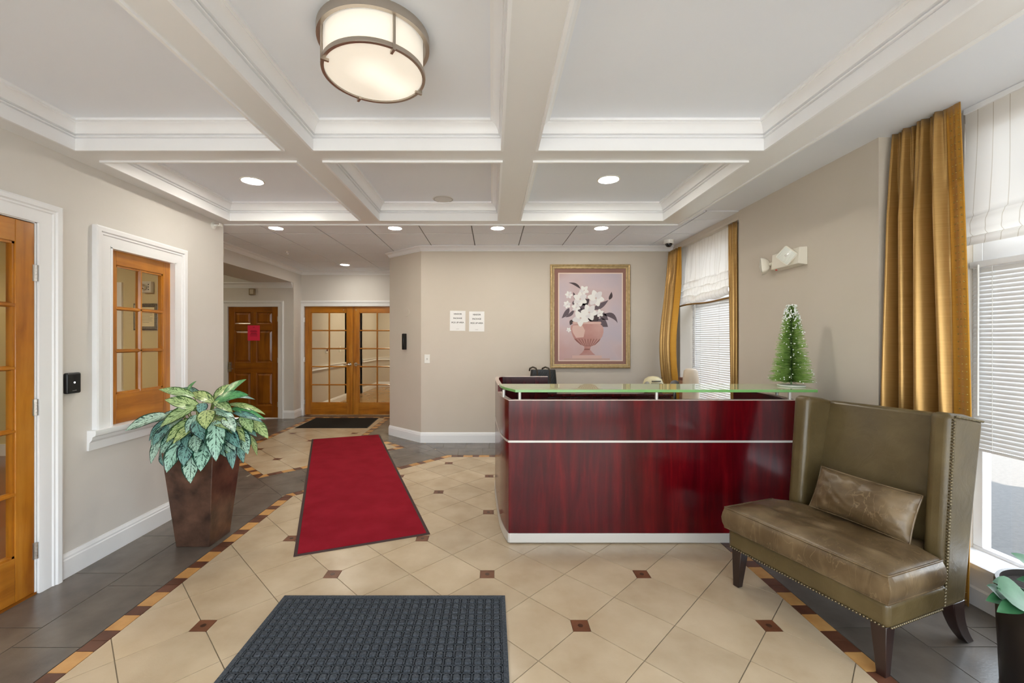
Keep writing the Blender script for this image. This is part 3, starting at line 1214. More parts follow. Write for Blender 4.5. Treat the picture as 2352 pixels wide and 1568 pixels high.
left_low = curve_pts([(0.114, 2.95), (0.088, 3.05), (0.062, 3.22), (0.048, 3.43)], 6)
left_high = curve_pts([(0.048, 3.43), (0.032, 3.80), (0.030, 3.98), (0.042, 4.15), (0.085, 4.22)], 6)
# travelling away from the camera: the desk inside lies on the right, so thickness is negative
for z0, z1, nm, mat in ((Z0, Z1, 'side_lower_panel', M['mahog']), (Z2, ZT, 'side_upper_panel', M['mahog'])):
    plan_wall(nm, left_low, -0.03, z0, z1, mat)
plan_wall('accent_strip', [(x - 0.003, y) for x, y in left_low + left_high[1:]], -0.028, Z1, Z2, M['silver'])
plan_wall('kick_plate', [(x - 0.004, y) for x, y in left_low + left_high[1:]], -0.032, 0.008, Z0, M['silver'])
plan_wall('top_edge', left_low, -0.034, ZT, ZT + 0.005, M['edge'])
plan_wall('return_lower_panel', left_high, -0.03, Z0, Z1, M['mahog'])
plan_wall('return_upper_panel', left_high, -0.03, Z2, 1.040, M['mahog'])
plan_wall('top_edge', left_high, -0.034, 1.040, 1.045, M['edge'])
panel('back_panel', 0.085, 0.545, 4.195, 4.225, 0.0, 1.040, M['mahog_dark'], None)
panel('top_edge', 0.085, 0.547, 4.192, 4.227, 1.040, 1.045, M['edge'])
right_side = curve_pts([(2.087, 2.95), (2.12, 3.10), (2.14, 3.34), (2.125, 3.72)], 5)
plan_wall('side_panel', right_side, 0.03, 0.0, ZT, M['mahog_dark'])
plan_wall('top_edge', right_side, 0.034, ZT, ZT + 0.005, M['edge'])
panel('worktop', 0.12, 2.08, 2.98, 3.62, 0.71, 0.74, M['mahog_dark'], None, 0.003)
panel('return_worktop', 0.10, 0.60, 3.62, 4.19, 0.71, 0.74, M['mahog_dark'], None, 0.003)
panel('modesty_panel', 0.56, 0.59, 3.65, 4.19, 0.02, 0.71, M['mahog_dark'])
# posts and glass counter
for x, y in ((0.192, 2.968), (1.140, 2.968), (2.062, 2.968), (0.085, 3.10), (2.128, 3.20)):
    bm = BM()
    lathe(bm, [(0, 0), (0.0105, 0), (0.0105, 0.052), (0, 0.052)], (x, y, ZT + 0.0045), 14)
    obj('glass_post', bm, M['silver'], desk, smooth=40)
gl = curve_pts([(0.056, 3.34), (0.068, 3.22), (0.098, 3.09), (0.160, 2.945)], 5) + [(2.24, 2.945)] + curve_pts([(2.24, 2.945), (2.285, 3.08), (2.315, 3.20), (2.33, 3.34)], 5)[1:]
bm = BM()
prism(bm, gl, 1.0415, 1.060)
bm.normal_update()
for f in bm.faces:
    f.material_index = 1 if abs(f.normal.z) < 0.5 else 0
obj('glass_counter', bm, [M['counter_glass'], M['counter_edge']], desk, 'frosted green glass counter top', bevel=0.0015)

# credenza behind the desk
cred = thing('credenza', 'low dark mahogany credenza with locking drawers against the back wall', 'cabinet', (1.35, 5.55, 0))
def cpart(nm, x0, x1, y0, y1, z0, z1, mat=None, bv=0.003):
    bm = BM()
    box(bm, x0, x1, y0, y1, z0, z1)
    return obj(nm, bm, mat or M['mahog_dark'], cred, bevel=bv)
cpart('top', 0.45, 2.24, 5.26, 5.84, 0.71, 0.74)
cpart('body', 0.47, 2.22, 5.30, 5.83, 0.06, 0.71)
cpart('plinth', 0.50, 2.19, 5.33, 5.82, 0.0, 0.06)
for k in range(4):
    x0 = 0.48 + k * 0.435
    for z0, z1 in ((0.50, 0.69), (0.08, 0.49)):
        d = cpart('drawer', x0, x0 + 0.425, 5.28, 5.30, z0, z1)
        if z0 > 0.3:
            bm = BM()
            tube(bm, [(x0 + 0.21, 5.279, 0.664), (x0 + 0.21, 5.274, 0.664)], 0.011, 12)
            obj('lock', bm, M['chrome'], d, smooth=40)

# quilted black bag on the credenza
bag = thing('tote_bag', 'black quilted bag with brown straps standing on the credenza', 'bag', (0.65, 5.45, 0.74))
M['bag'] = simple('black_quilted_fabric', srgb(30, 32, 32), 0.45)
M['strap'] = simple('dark_brown_strap', srgb(58, 48, 36), 0.6)
bm = BM()
def bagf(u, v):
    a = 2 * PI * u
    p = 5
    cx, sx = math.cos(a), math.sin(a)
    r = (abs(cx) ** p + abs(sx) ** p) ** (-1 / p)
    w = 0.172 * (1 - 0.10 * v * v) * r
    d = 0.07 * (1 - 0.35 * v) * r
    return Vector((0.65 + w * cx, 5.45 + d * sx, 0.741 + 0.285 * v))
g = grid(bm, bagf, 48, 8, True)
bm.faces.new(g[0][::-1])
bm.faces.new(g[-1])
obj('body', bm, M['bag'], bag, smooth=50)
bm = BM()   # raised diagonal quilting ribs on the front
for k in range(-8, 12):
    pts = []
    for t in range(9):
        x = 0.50 + k * 0.03 + t * 0.014
        z = 0.76 + t * 0.030
        if 0.51 < x < 0.79:
            v = (z - 0.741) / 0.285
            pts.append((x, 5.45 - 0.07 * (1 - 0.35 * v) - 0.002, z))
    if len(pts) > 1:
        tube(bm, pts, 0.006, 5)
obj('quilting', bm, M['bag'], bag, smooth=50)
for x in (0.57, 0.73):
    bm = BM()
    tube(bm, [(x, 5.386, 0.78), (x, 5.392, 0.90), (x, 5.400, 1.01), (x - 0.015, 5.42, 1.045), (x - 0.05, 5.45, 1.058), (x - 0.085, 5.47, 1.04), (x - 0.09, 5.49, 1.01)], 0.011, 6)
    obj('strap', bm, M['strap'], bag, smooth=50)

# portable radio
radio = thing('radio', 'rounded cream portable radio on the credenza beside the gold curtain', 'radio', (2.05, 5.45, 0.74))
bm = BM()
lathe(bm, [(0, 0), (0.10, 0), (0.13, 0.04), (0.128, 0.11), (0.105, 0.165), (0.06, 0.195), (0, 0.203)], (0, 0, 0), 32)
bm.transform(Matrix.Translation((2.05, 5.45, 0.741)) @ Matrix.Diagonal((1, 0.75, 1, 1)))
obj('case', bm, simple('cream_radio', srgb(214, 204, 166), 0.3), radio, smooth=60)
bm = BM()
for r0, z0, z1, a0, a1 in ((0.118, 0.135, 0.155, -2.0, -1.0), (0.127, 0.105, 0.120, -2.05, -0.95)):
    pts = []
    for k in range(10):
        a = a0 + (a1 - a0) * k / 9
        pts.append((2.05 + (r0 + 0.004) * math.cos(a), 5.45 + 0.75 * (r0 + 0.006) * math.sin(a), 0.741 + (z0 + z1) / 2))
    tube(bm, pts, 0.008, 6)
obj('display', bm, simple('radio_display', srgb(96, 92, 84), 0.25), radio, smooth=60)
bm = BM()
ball(bm, (1.955, 5.395, 0.83), 0.052, 2, (0.8, 0.7, 1))
obj('speaker', bm, simple('radio_speaker', srgb(150, 147, 138), 0.6), radio, smooth=60)
bm = BM()
tube(bm, [(2.13, 5.45, 0.91), (2.165, 5.43, 0.925)], 0.003, 6)
obj('antenna', bm, M['black'], radio)

# small black desk lamp with an oval head
dl = thing('desk_lamp', 'small black desk lamp with tilted oval head on the desk worktop', 'lamp', (1.46, 3.40, 0.74))
bm = BM()
lathe(bm, [(0, 0), (0.06, 0), (0.06, 0.012), (0.02, 0.022), (0, 0.022)], (1.46, 3.40, 0.741), 24)
obj('base', bm, M['black'], dl, smooth=40)
bm = BM()
tube(bm, [(1.46, 3.40, 0.76), (1.452, 3.40, 0.90), (1.475, 3.46, 1.0), (1.505, 3.52, 1.025)], 0.012, 8)
obj('arm', bm, M['black'], dl, smooth=40)
bm = BM()
ball(bm, (0, 0, 0), 0.034, 3, (1, 1, 0.42))
bm.transform(Matrix.Translation((1.512, 3.55, 1.042)) @ Matrix.Rotation(-0.5, 4, 'Y') @ Matrix.Rotation(0.6, 4, 'X'))
obj('lamp_head', bm, simple('lamp_head_grey', srgb(70, 68, 68), 0.35), dl, smooth=60)

# beige cylinder by the far window, narrow brown box
cyl = thing('cylinder_stand', 'tall smooth beige cylinder with rounded top standing by the far window', 'stand', (2.31, 4.98, 0))
bm = BM()
lathe(bm, [(0, 0), (0.115, 0), (0.115, 0.05), (0.098, 0.45), (0.086, 0.95), (0.074, 1.045), (0.05, 1.068), (0, 1.072)], (2.31, 4.98, 0), 32)
obj('body', bm, simple('beige_plastic', srgb(206, 190, 168), 0.35), cyl, smooth=50)
bm = BM()
lathe(bm, [(0, 0), (0.122, 0), (0.122, 0.03), (0.116, 0.035), (0, 0.035)], (2.31, 4.98, 0.001), 32)
obj('foot', bm, simple('beige_foot', srgb(186, 170, 150), 0.5), cyl, smooth=40)
bx = thing('storage_box', 'narrow brown box between the gold curtain and the beige cylinder', 'box', (2.41, 5.29, 0))
bm = BM()
box(bm, 2.36, 2.455, 5.18, 5.40, 0.0, 0.90)
obj('carton', bm, simple('brown_box', srgb(168, 124, 100), 0.6), bx, bevel=0.004)
bm = BM()
box(bm, 2.354, 2.46, 5.174, 5.406, 0.90, 0.935)
obj('lid', bm, simple('brown_lid', srgb(116, 76, 62), 0.6), bx, bevel=0.004)

# ================================================================== bottle-brush tree on the glass counter
tree = thing('bottle_brush_tree', 'small green bottle brush tree with frosted white tips on the glass counter', 'tree', (2.215, 3.17, 1.0605))
TH = 0.60
bm = BM()
tube(bm, [(2.215, 3.17, 1.070), (2.215, 3.17, 1.0605 + TH)], 0.006, 6)
obj('trunk', bm, simple('twisted_wire', srgb(70, 104, 44), 0.5, 0.1), tree)
M['bristle'] = mottled('green_bristles', srgb(112, 152, 62), srgb(168, 198, 108), 25, 0.6)
rb = random.Random(3)
bm = BM()
bs = BM()
for k in range(4000):
    t = rb.random() ** 1.15
    z = 0.035 + t * (TH - 0.04)
    R = 0.108 * (1 - t) ** 0.9 + 0.030
    a = rb.random() * 2 * PI
    L = R * (0.70 + 0.42 * rb.random())
    dz = (rb.random() - 0.42) * 0.022
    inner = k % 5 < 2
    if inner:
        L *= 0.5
    c, s = math.cos(a), math.sin(a)
    p0 = Vector((2.215 + c * 0.004, 3.17 + s * 0.004, 1.0605 + z))
    p1 = Vector((2.215 + c * L, 3.17 + s * L, max(1.0605 + z + dz, 1.075)))
    w = 0.0017
    side = Vector((-s, c, 0)) * w
    up = Vector((0, 0, w))
    v = [bm.verts.new(p) for p in (p0 + side, p0 - side, p1 - side * 0.6, p1 + side * 0.6)]
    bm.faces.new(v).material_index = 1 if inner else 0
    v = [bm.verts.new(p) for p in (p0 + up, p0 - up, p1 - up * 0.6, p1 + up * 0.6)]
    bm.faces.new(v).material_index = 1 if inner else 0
    if not inner and rb.random() < (0.07 + 0.42 * max(0, t - 0.6) / 0.4):
        r = 0.0025 + 0.003 * rb.random() + (0.0015 if t > 0.8 else 0)
        bmesh.ops.create_icosphere(bs, subdivisions=1, radius=r, matrix=Matrix.Translation(p1))
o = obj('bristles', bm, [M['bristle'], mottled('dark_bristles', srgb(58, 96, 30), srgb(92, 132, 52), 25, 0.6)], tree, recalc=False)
o['kind'] = 'stuff'
o = obj('snow_tips', bs, simple('white_frosting', srgb(240, 243, 240), 0.8), tree, 'white frosted tips', recalc=False)
o['kind'] = 'stuff'
bm = BM()
lathe(bm, [(0, 0), (0.086, 0), (0.090, 0.004), (0.086, 0.010), (0.03, 0.014), (0, 0.015)], (2.215, 3.17, 1.0605), 40)
obj('base', bm, simple('white_disc', srgb(228, 230, 222), 0.5), tree, 'white round base', smooth=40)

# ================================================================== settee
CH = thing('settee', 'olive brown leather wingback settee with nailhead trim and dark legs', 'chair', (1.355, 2.464, 0), math.atan2(-0.939, 0.343))
def leather(name, c1, c2, c3, wear):
    m, n, l, p = base_mat(name)
    v = tex_coord(n, l, (1, 1, 1), 'Object')
    t = noise_node(n, l, v, 5.5, 3, 0.5, 0.0)
    r = ramp(n, l, t.outputs['Fac'], [(0.22, c1), (0.50, c2), (0.85, c3)])
    v2 = tex_coord(n, l, (1.0, 1.0, 0.25), 'Object', (0.4, 0.3, 0.9))
    t2 = noise_node(n, l, v2, 11, 3, 0.5, 1.2)
    w2 = wear * 0.8
    r2 = ramp(n, l, t2.outputs['Fac'], [(0.490, (0, 0, 0, 1)), (0.500, (w2, w2, w2, 1)), (0.510, (0, 0, 0, 1)), (0.60, (0, 0, 0, 1)), (0.80, (w2, w2, w2, 1))])
    c = mix_rgb(n, l, r2.outputs[0], r.outputs[0], c3)
    l.new(c, p.inputs['Base Color'])
    t3 = noise_node(n, l, v, 260, 3)
    t4 = noise_node(n, l, v, 9, 4, 0.5, 1.0)
    ad = n.new('ShaderNodeMath')
    ad.operation = 'MULTIPLY_ADD'
    ad.inputs[1].default_value = 0.10
    l.new(t3.outputs['Fac'], ad.inputs[0])
    l.new(t4.outputs['Fac'], ad.inputs[2])
    bump(n, l, p, ad.outputs[0], 0.25, 0.012)
    rr = ramp(n, l, t.outputs['Fac'], [(0.3, (0.30, 0.30, 0.30, 1)), (0.7, (0.38, 0.38, 0.38, 1))])
    l.new(rr.outputs[0], p.inputs['Roughness'])
    return m
M['leather'] = leather('olive_leather', srgb(76, 63, 37), srgb(88, 74, 45), srgb(108, 93, 62), 0.25)
M['leather_seat'] = leather('worn_brown_leather', srgb(74, 58, 37), srgb(91, 73, 49), srgb(140, 119, 89), 0.7)
M['nail'] = simple('antique_nail', srgb(120, 108, 84), 0.35, 0.8)
CW = 0.764


def chpart(nm, bm, mat, label=None, **kw):
    return obj(nm, bm, mat, CH, label, local=True, **kw)


bm = BM()
box(bm, 0.0, CW, 0.0, 0.57, 0.213, 0.322)
chpart('seat_rail', bm, M['leather'], bevel=0.022, bseg=4)
for x0, x1, fl in ((0.055, 0.145, 1), (0.678, CW, -1)):
    bm = BM()
    prof = [(0.383, 0.214), (0.574, 0.214), (0.64, 0.62), (0.72, 1.030), (0.60, 1.058), (0.462, 1.075), (0.425, 0.68)]
    prism(bm, prof, x0, x1, 'X')
    chpart('wing', bm, M['leather'], bevel=0.030, bseg=5)
bm = BM()
NU, NV = 10, 14
def backf(u, v):
    x = 0.125 + (0.70 - 0.125) * u
    z = 0.32 + (1.042 - 0.32) * v
    y = 0.485 + 0.170 * v - 0.018 * math.sin(PI * u) * math.sin(PI * min(1, v * 1.05))
    return Vector((x, y, z))
g = grid(bm, backf, NU, NV)
g2 = grid(bm, lambda u, v: Vector((0.125 + 0.575 * u, 0.585 + 0.135 * v, 0.32 + 0.718 * v)), NU, NV)
for k in range(NU):
    bm.faces.new((g[NV][k], g[NV][k + 1], g2[NV][k + 1], g2[NV][k]))
    bm.faces.new((g[0][k], g[0][k + 1], g2[0][k + 1], g2[0][k]))
for k in range(NV):
    bm.faces.new((g[k][0], g[k + 1][0], g2[k + 1][0], g2[k][0]))
    bm.faces.new((g[k][NU], g[k + 1][NU], g2[k + 1][NU], g2[k][NU]))
chpart('backrest', bm, M['leather'], bevel=0.018, bseg=3)

# T-shaped seat cushion
bm = BM()
NX, NY = 40, 30
def xr(v):
    y = -0.018 + 0.545 * v
    k = min(1, max(0, (y - 0.365) / 0.03))
    k = k * k * (3 - 2 * k)
    return -0.004 + 0.156 * k, CW + 0.006 - 0.095 * k
def seat_edge(u, v):
    e = min(min(u, 1 - u) * 8, min(v, 1 - v) * 6, 1)
    return e
def topf(u, v):
    x0, x1 = xr(v)
    x = x0 + (x1 - x0) * u
    y = -0.018 + 0.545 * v
    crown = 0.030 * (1 - (2 * u - 1) ** 6) * (1 - (2 * v - 1) ** 6)
    p = Vector((x * 5, y * 9, 0.3))
    wr = 0.010 * noise.noise(p) + 0.006 * noise.noise(p * 2.7)
    dip = -0.012 * math.exp(-((u - 0.5) / 0.28) ** 2 - ((v - 0.45) / 0.3) ** 2)
    return Vector((x, y, 0.440 + crown + (wr + dip) * seat_edge(u, v)))
def botf(u, v):
    x0, x1 = xr(v)
    x = x0 + (x1 - x0) * u
    return Vector((x, -0.018 + 0.545 * v, 0.326))
T = grid(bm, topf, NX, NY)
B = grid(bm, botf, NX, NY)
loopT = [T[0][i] for i in range(NX + 1)] + [T[j][NX] for j in range(1, NY + 1)] + [T[NY][i] for i in range(NX - 1, -1, -1)] + [T[j][0] for j in range(NY - 1, 0, -1)]
loopB = [B[0][i] for i in range(NX + 1)] + [B[j][NX] for j in range(1, NY + 1)] + [B[NY][i] for i in range(NX - 1, -1, -1)] + [B[j][0] for j in range(NY - 1, 0, -1)]
cen = Vector((CW / 2, 0.25, 0.38))
prev = loopT
for f in (0.25, 0.5, 0.75):
    ring = []
    for a, b in zip(loopT, loopB):
        q = a.co.lerp(b.co, f)
        out = Vector((q.x - cen.x, q.y - cen.y, 0)).normalized()
        wv = 0.004 * noise.noise(Vector((q.x * 14, q.y * 14, f * 3)))
        ring.append(bm.verts.new(q + out * (0.016 * math.sin(PI * f) + wv)))
    for k in range(len(ring)):
        k2 = (k + 1) % len(ring)
        bm.faces.new((prev[k], prev[k2], ring[k2], ring[k]))
    prev = ring
for k in range(len(prev)):
    k2 = (k + 1) % len(prev)
    bm.faces.new((prev[k], prev[k2], loopB[k2], loopB[k]))
pip_t = [v.co.copy() + Vector((0, 0, 0.001)) for v in loopT]
pip_b = [v.co.copy() + Vector((0, 0, 0.002)) for v in loopB]
sc_ = chpart('seat_cushion', bm, M['leather_seat'], 'worn brown leather seat cushion', smooth=60)
bm = BM()
tube(bm, pip_t + [pip_t[0]], 0.0045, 6, False)
tube(bm, pip_b + [pip_b[0]], 0.0045, 6, False)
obj('piping', bm, M['leather_seat'], sc_, local=True, smooth=60)

# nailheads
bm = BM()
def nails(p0, p1, step=0.0135):
    p0, p1 = Vector(p0), Vector(p1)
    k = int((p1 - p0).length / step)
    for i in range(k + 1):
        bmesh.ops.create_icosphere(bm, subdivisions=1, radius=0.0062, matrix=Matrix.Translation(p0.lerp(p1, i / k)))
nails((0.02, 0.0, 0.222), (CW - 0.02, 0.0, 0.222))
nails((CW, 0.02, 0.222), (CW, 0.375, 0.222))
nails((CW + 0.001, 0.393, 0.235), (CW + 0.001, 0.434, 0.66))
nails((CW + 0.001, 0.434, 0.66), (CW + 0.001, 0.470, 1.045))
nails((CW + 0.001, 0.485, 1.058), (CW + 0.001, 0.70, 1.022))
o = chpart('nailhead_trim', bm, M['nail'], 'row of dark nailheads', smooth=60)
o['kind'] = 'stuff'
# legs
for x, sx in ((0.045, -1), (CW - 0.045, 1)):
    bm = BM()
    t, b = 0.030, 0.017
    vt = [bm.verts.new((x + a * t, 0.045 + c * t, 0.214)) for a, c in ((-1, -1), (1, -1), (1, 1), (-1, 1))]
    vb = [bm.verts.new((x + sx * 0.008 + a * b, 0.035 + c * b, 0.0)) for a, c in ((-1, -1), (1, -1), (1, 1), (-1, 1))]
    for k in range(4):
        bm.faces.new((vt[k], vt[(k + 1) % 4], vb[(k + 1) % 4], vb[k]))
    bm.faces.new(vt)
    bm.faces.new(vb[::-1])
    chpart('leg', bm, M['leg'], bevel=0.003)
for x in (0.10, CW - 0.035):
    bm = BM()
    rings = []
    for k in range(9):
        t = k / 8
        z = 0.216 * (1 - t)
        y = 0.535 + 0.115 * t * t
        d = 0.045 * (1 - t) + 0.024 * t
        w = 0.026 * (1 - t) + 0.018 * t
        rings.append([bm.verts.new((x + a * w, y + c * d, z)) for a, c in ((-1, -1), (1, -1), (1, 1), (-1, 1))])
    for a, b in zip(rings, rings[1:]):
        for k in range(4):
            bm.faces.new((a[k], a[(k + 1) % 4], b[(k + 1) % 4], b[k]))
    bm.faces.new(rings[0])
    bm.faces.new(rings[-1][::-1])
    chpart('leg', bm, M['leg'], bevel=0.003)

# lumbar pillow leaning on the backrest
pil = thing('lumbar_pillow', 'creased brown leather lumbar pillow leaning on the settee back', 'pillow', (1.355, 2.464, 0), math.atan2(-0.939, 0.343))
bm = BM()
PW, PH = 0.445, 0.23
def pf(side):
    def f(u, v):
        a, b = 2 * u - 1, 2 * v - 1
        th = 0.062 * max(0, (1 - abs(a) ** 3.2)) ** 0.6 * max(0, (1 - abs(b) ** 2.6)) ** 0.6
        pinch = 1 - 0.05 * (1 - a * a) * abs(b) ** 2
        x = a * PW / 2 * (1 - 0.03 * (1 - b * b))
        z = b * PH / 2 * pinch
        wr = 0.007 * noise.noise(Vector((a * 3 + 4, b * 3 - a * 2, 1.7))) + 0.006 * noise.noise(Vector((a * 7 + b * 5, b * 4, 5.1)))
        seam = -0.006 * math.exp(-((a - 0.02) / 0.02) ** 2) if side < 0 else 0
        return Vector((x, side * (th + (wr + seam) * min(1, th * 40)), z))
    return f
G1 = grid(bm, pf(-1), 44, 20)
G2 = grid(bm, pf(1), 44, 20)
bmesh.ops.remove_doubles(bm, verts=bm.verts[:], dist=0.0006)
mp = Matrix.Translation((0.446, 0.395, 0.580)) @ Matrix.Rotation(math.radians(-22), 4, 'X') @ Matrix.Rotation(math.radians(2.0), 4, 'Y')
bm.transform(mp)
obj('cover', bm, M['leather_seat'], pil, local=True, smooth=60)
bm = BM()
edge = [(-1 + 2 * k / 24, -1) for k in range(25)] + [(1, -1 + 2 * k / 10) for k in range(1, 11)] + [(1 - 2 * k / 24, 1) for k in range(1, 25)] + [(-1, 1 - 2 * k / 10) for k in range(1, 10)]
pts = []
for a, b in edge:
    pinch = 1 - 0.05 * (1 - a * a) * abs(b) ** 2
    pts.append(mp @ Vector((a * PW / 2 * (1 - 0.03 * (1 - b * b)), 0, b * PH / 2 * pinch)))
tube(bm, pts + [pts[0]], 0.004, 6, False)
obj('piping', bm, M['leather_seat'], pil, local=True, smooth=60)

# ================================================================== tall planter with variegated plant
pl = thing('planter', 'tall tapered square bronze planter on the grey tiles by the left wall', 'planter', (-2.02, 3.02, 0))
M['bronze'] = mottled('bronze_planter', srgb(66, 49, 42), srgb(124, 92, 75), 7, 0.34, 0.12, 40, metal=0.35, detail=7, lo=0.32, hi=0.72)
def taper(x0, x1, y0, y1, z0, X0, X1, Y0, Y1, z1, bm):
    a = [bm.verts.new(v) for v in ((x0, y0, z0), (x1, y0, z0), (x1, y1, z0), (x0, y1, z0))]
    b = [bm.verts.new(v) for v in ((X0, Y0, z1), (X1, Y0, z1), (X1, Y1, z1), (X0, Y1, z1))]
    for k in range(4):
        bm.faces.new((a[k], a[(k + 1) % 4], b[(k + 1) % 4], b[k]))
    return a, b
PT = 0.655
bm = BM()
a, b = taper(-2.14, -1.912, 2.90, 3.13, 0, -2.19, -1.848, 2.835, 3.18, PT, bm)
bm.faces.new(a[::-1])
c_, d_ = taper(-2.10, -1.95, 2.94, 3.09, 0.40, -2.175, -1.863, 2.85, 3.165, PT, bm)
for k in range(4):
    bm.faces.new((b[k], b[(k + 1) % 4], d_[(k + 1) % 4], d_[k]))
bm.faces.new(c_)
obj('body', bm, M['bronze'], pl, bevel=0.004)
bm = BM()
prism(bm, [(-2.168, 2.858), (-1.870, 2.858), (-1.870, 3.158), (-2.168, 3.158)], 0.585, 0.605)
obj('soil', bm, mottled('dark_moss', srgb(34, 26, 20), srgb(60, 50, 34), 60, 0.95, 0.5, 120), pl)

plant = thing('potted_plant', 'silver green variegated leafy plant growing in the bronze planter', 'plant', (-2.02, 3.0, 0.605))


def leaf_mat(name, pale1, pale2, dark):
    m, n, l, p = base_mat(name)
    tc = n.new('ShaderNodeTexCoord')
    sep = n.new('ShaderNodeSeparateXYZ')
    l.new(tc.outputs['UV'], sep.inputs[0])
    # distance from the midrib 0..1
    m1 = n.new('ShaderNodeMath'); m1.operation = 'SUBTRACT'; m1.inputs[1].default_value = 0.5
    l.new(sep.outputs['X'], m1.inputs[0])
    m2 = n.new('ShaderNodeMath'); m2.operation = 'ABSOLUTE'
    l.new(m1.outputs[0], m2.inputs[0])
    oi = n.new('ShaderNodeObjectInfo')
    # coords slanted along the side veins
    mm = n.new('ShaderNodeMath'); mm.operation = 'MULTIPLY_ADD'; mm.inputs[1].default_value = -0.55
    l.new(m2.outputs[0], mm.inputs[0]); l.new(sep.outputs['Y'], mm.inputs[2])
    cb = n.new('ShaderNodeCombineXYZ')
    k1 = n.new('ShaderNodeMath'); k1.operation = 'MULTIPLY'; k1.inputs[1].default_value = 5.0
    l.new(sep.outputs['X'], k1.inputs[0])
    k2 = n.new('ShaderNodeMath'); k2.operation = 'MULTIPLY'; k2.inputs[1].default_value = 21.0
    l.new(mm.outputs[0], k2.inputs[0])
    k3 = n.new('ShaderNodeMath'); k3.operation = 'MULTIPLY'; k3.inputs[1].default_value = 50.0
    l.new(oi.outputs['Random'], k3.inputs[0])
    l.new(k1.outputs[0], cb.inputs[0]); l.new(k2.outputs[0], cb.inputs[1]); l.new(k3.outputs[0], cb.inputs[2])
    t = noise_node(n, l, cb.outputs[0], 1.0, 3, 0.55, 0.6)
    # dark margin + dark flecks in the half way band + thin dark midrib
    edge = ramp(n, l, m2.outputs[0], [(0.0, (0.30, 0.30, 0.30, 1)), (0.035, (0.03, 0.03, 0.03, 1)), (0.26, (0.16, 0.16, 0.16, 1)), (0.40, (0.10, 0.10, 0.10, 1)), (0.47, (0.5, 0.5, 0.5, 1))])
    ad = n.new('ShaderNodeMath'); ad.operation = 'ADD'
    l.new(t.outputs['Fac'], ad.inputs[0]); l.new(edge.outputs[0], ad.inputs[1])
    fac = ramp(n, l, ad.outputs[0], [(0.63, (0, 0, 0, 1)), (0.71, (1, 1, 1, 1))])
    pal = mix_rgb(n, l, oi.outputs['Random'], pale1, pale2)
    c = mix_rgb(n, l, fac.outputs[0], pal, dark)
    l.new(c, p.inputs['Base Color'])
    p.inputs['Roughness'].default_value = 0.32
    return m


M['leaf_silver'] = leaf_mat('silver_leaf', srgb(160, 206, 186), srgb(192, 222, 204), srgb(24, 68, 52))
M['leaf_yellow'] = leaf_mat('yellow_green_leaf', srgb(186, 204, 138), srgb(168, 202, 146), srgb(52, 86, 34))
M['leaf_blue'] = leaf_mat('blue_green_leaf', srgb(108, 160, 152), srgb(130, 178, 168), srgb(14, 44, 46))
M['leaf_green'] = leaf_mat('green_leaf', srgb(82, 158, 100), srgb(104, 176, 112), srgb(34, 96, 60))
M['stem'] = simple('plant_stem', srgb(120, 140, 60), 0.5)


def pix(u, v, Y):
    """photo pixel at distance Y -> point in the room (used once, to measure where a leaf lies)"""
    return Vector(((u - 1130) / 984 * Y, Y, 1.4 - (v - 781) / 984 * Y))


def leaf_mesh(p0, p1, width, out, arch, root, twist=0.0):
    bm = BM()
    L = (p1 - p0).length
    ctrl = (p0 + p1) / 2 + out.normalized() * arch * L
    NV_, NU_ = 10, 4
    lay = bm.loops.layers.uv.verify()
    rows = []
    for j in range(NV_ + 1):
        t = j / NV_
        P = p0 * (1 - t) ** 2 + ctrl * 2 * t * (1 - t) + p1 * t * t
        T = ((ctrl - p0) * (1 - t) + (p1 - ctrl) * t).normalized()
        S = T.cross(out).normalized()
        N = S.cross(T).normalized()
        S = (S * math.cos(twist * t) + N * math.sin(twist * t)).normalized()
        N = S.cross(T).normalized()
        w = width / 2 * max(0.02, (math.sin(PI * t ** 0.80)) ** 0.75) * (1 if t < 0.5 else (1 - 0.28 * ((t - 0.5) / 0.5) ** 2))
        row = []
        for i in range(NU_ + 1):
            a = 2 * i / NU_ - 1
            row.append(bm.verts.new(P + S * (a * w) + N * (0.16 * w * (abs(a) ** 1.3) + 0.04 * w * math.sin(9 * t + 2 * a))))
        rows.append(row)
    for j in range(NV_):
        for i in range(NU_):
            f = bm.faces.new((rows[j][i], rows[j][i + 1], rows[j + 1][i + 1], rows[j + 1][i]))
            for lp, (a, b) in zip(f.loops, ((i, j), (i + 1, j), (i + 1, j + 1), (i, j + 1))):
                lp[lay].uv = (a / NU_, b / NV_)
    # petiole to the crown
    q = (p0 + root) / 2 + Vector((0, 0, 0.03))
    n0 = len(bm.faces)
    tube(bm, [root, q, p0, p0 * 0.85 + ctrl * 0.15], [0.005, 0.004, 0.003, 0.002], 5)
    bm.faces.ensure_lookup_table()
    for f in bm.faces[n0:]:
        f.material_index = 1
    return bm


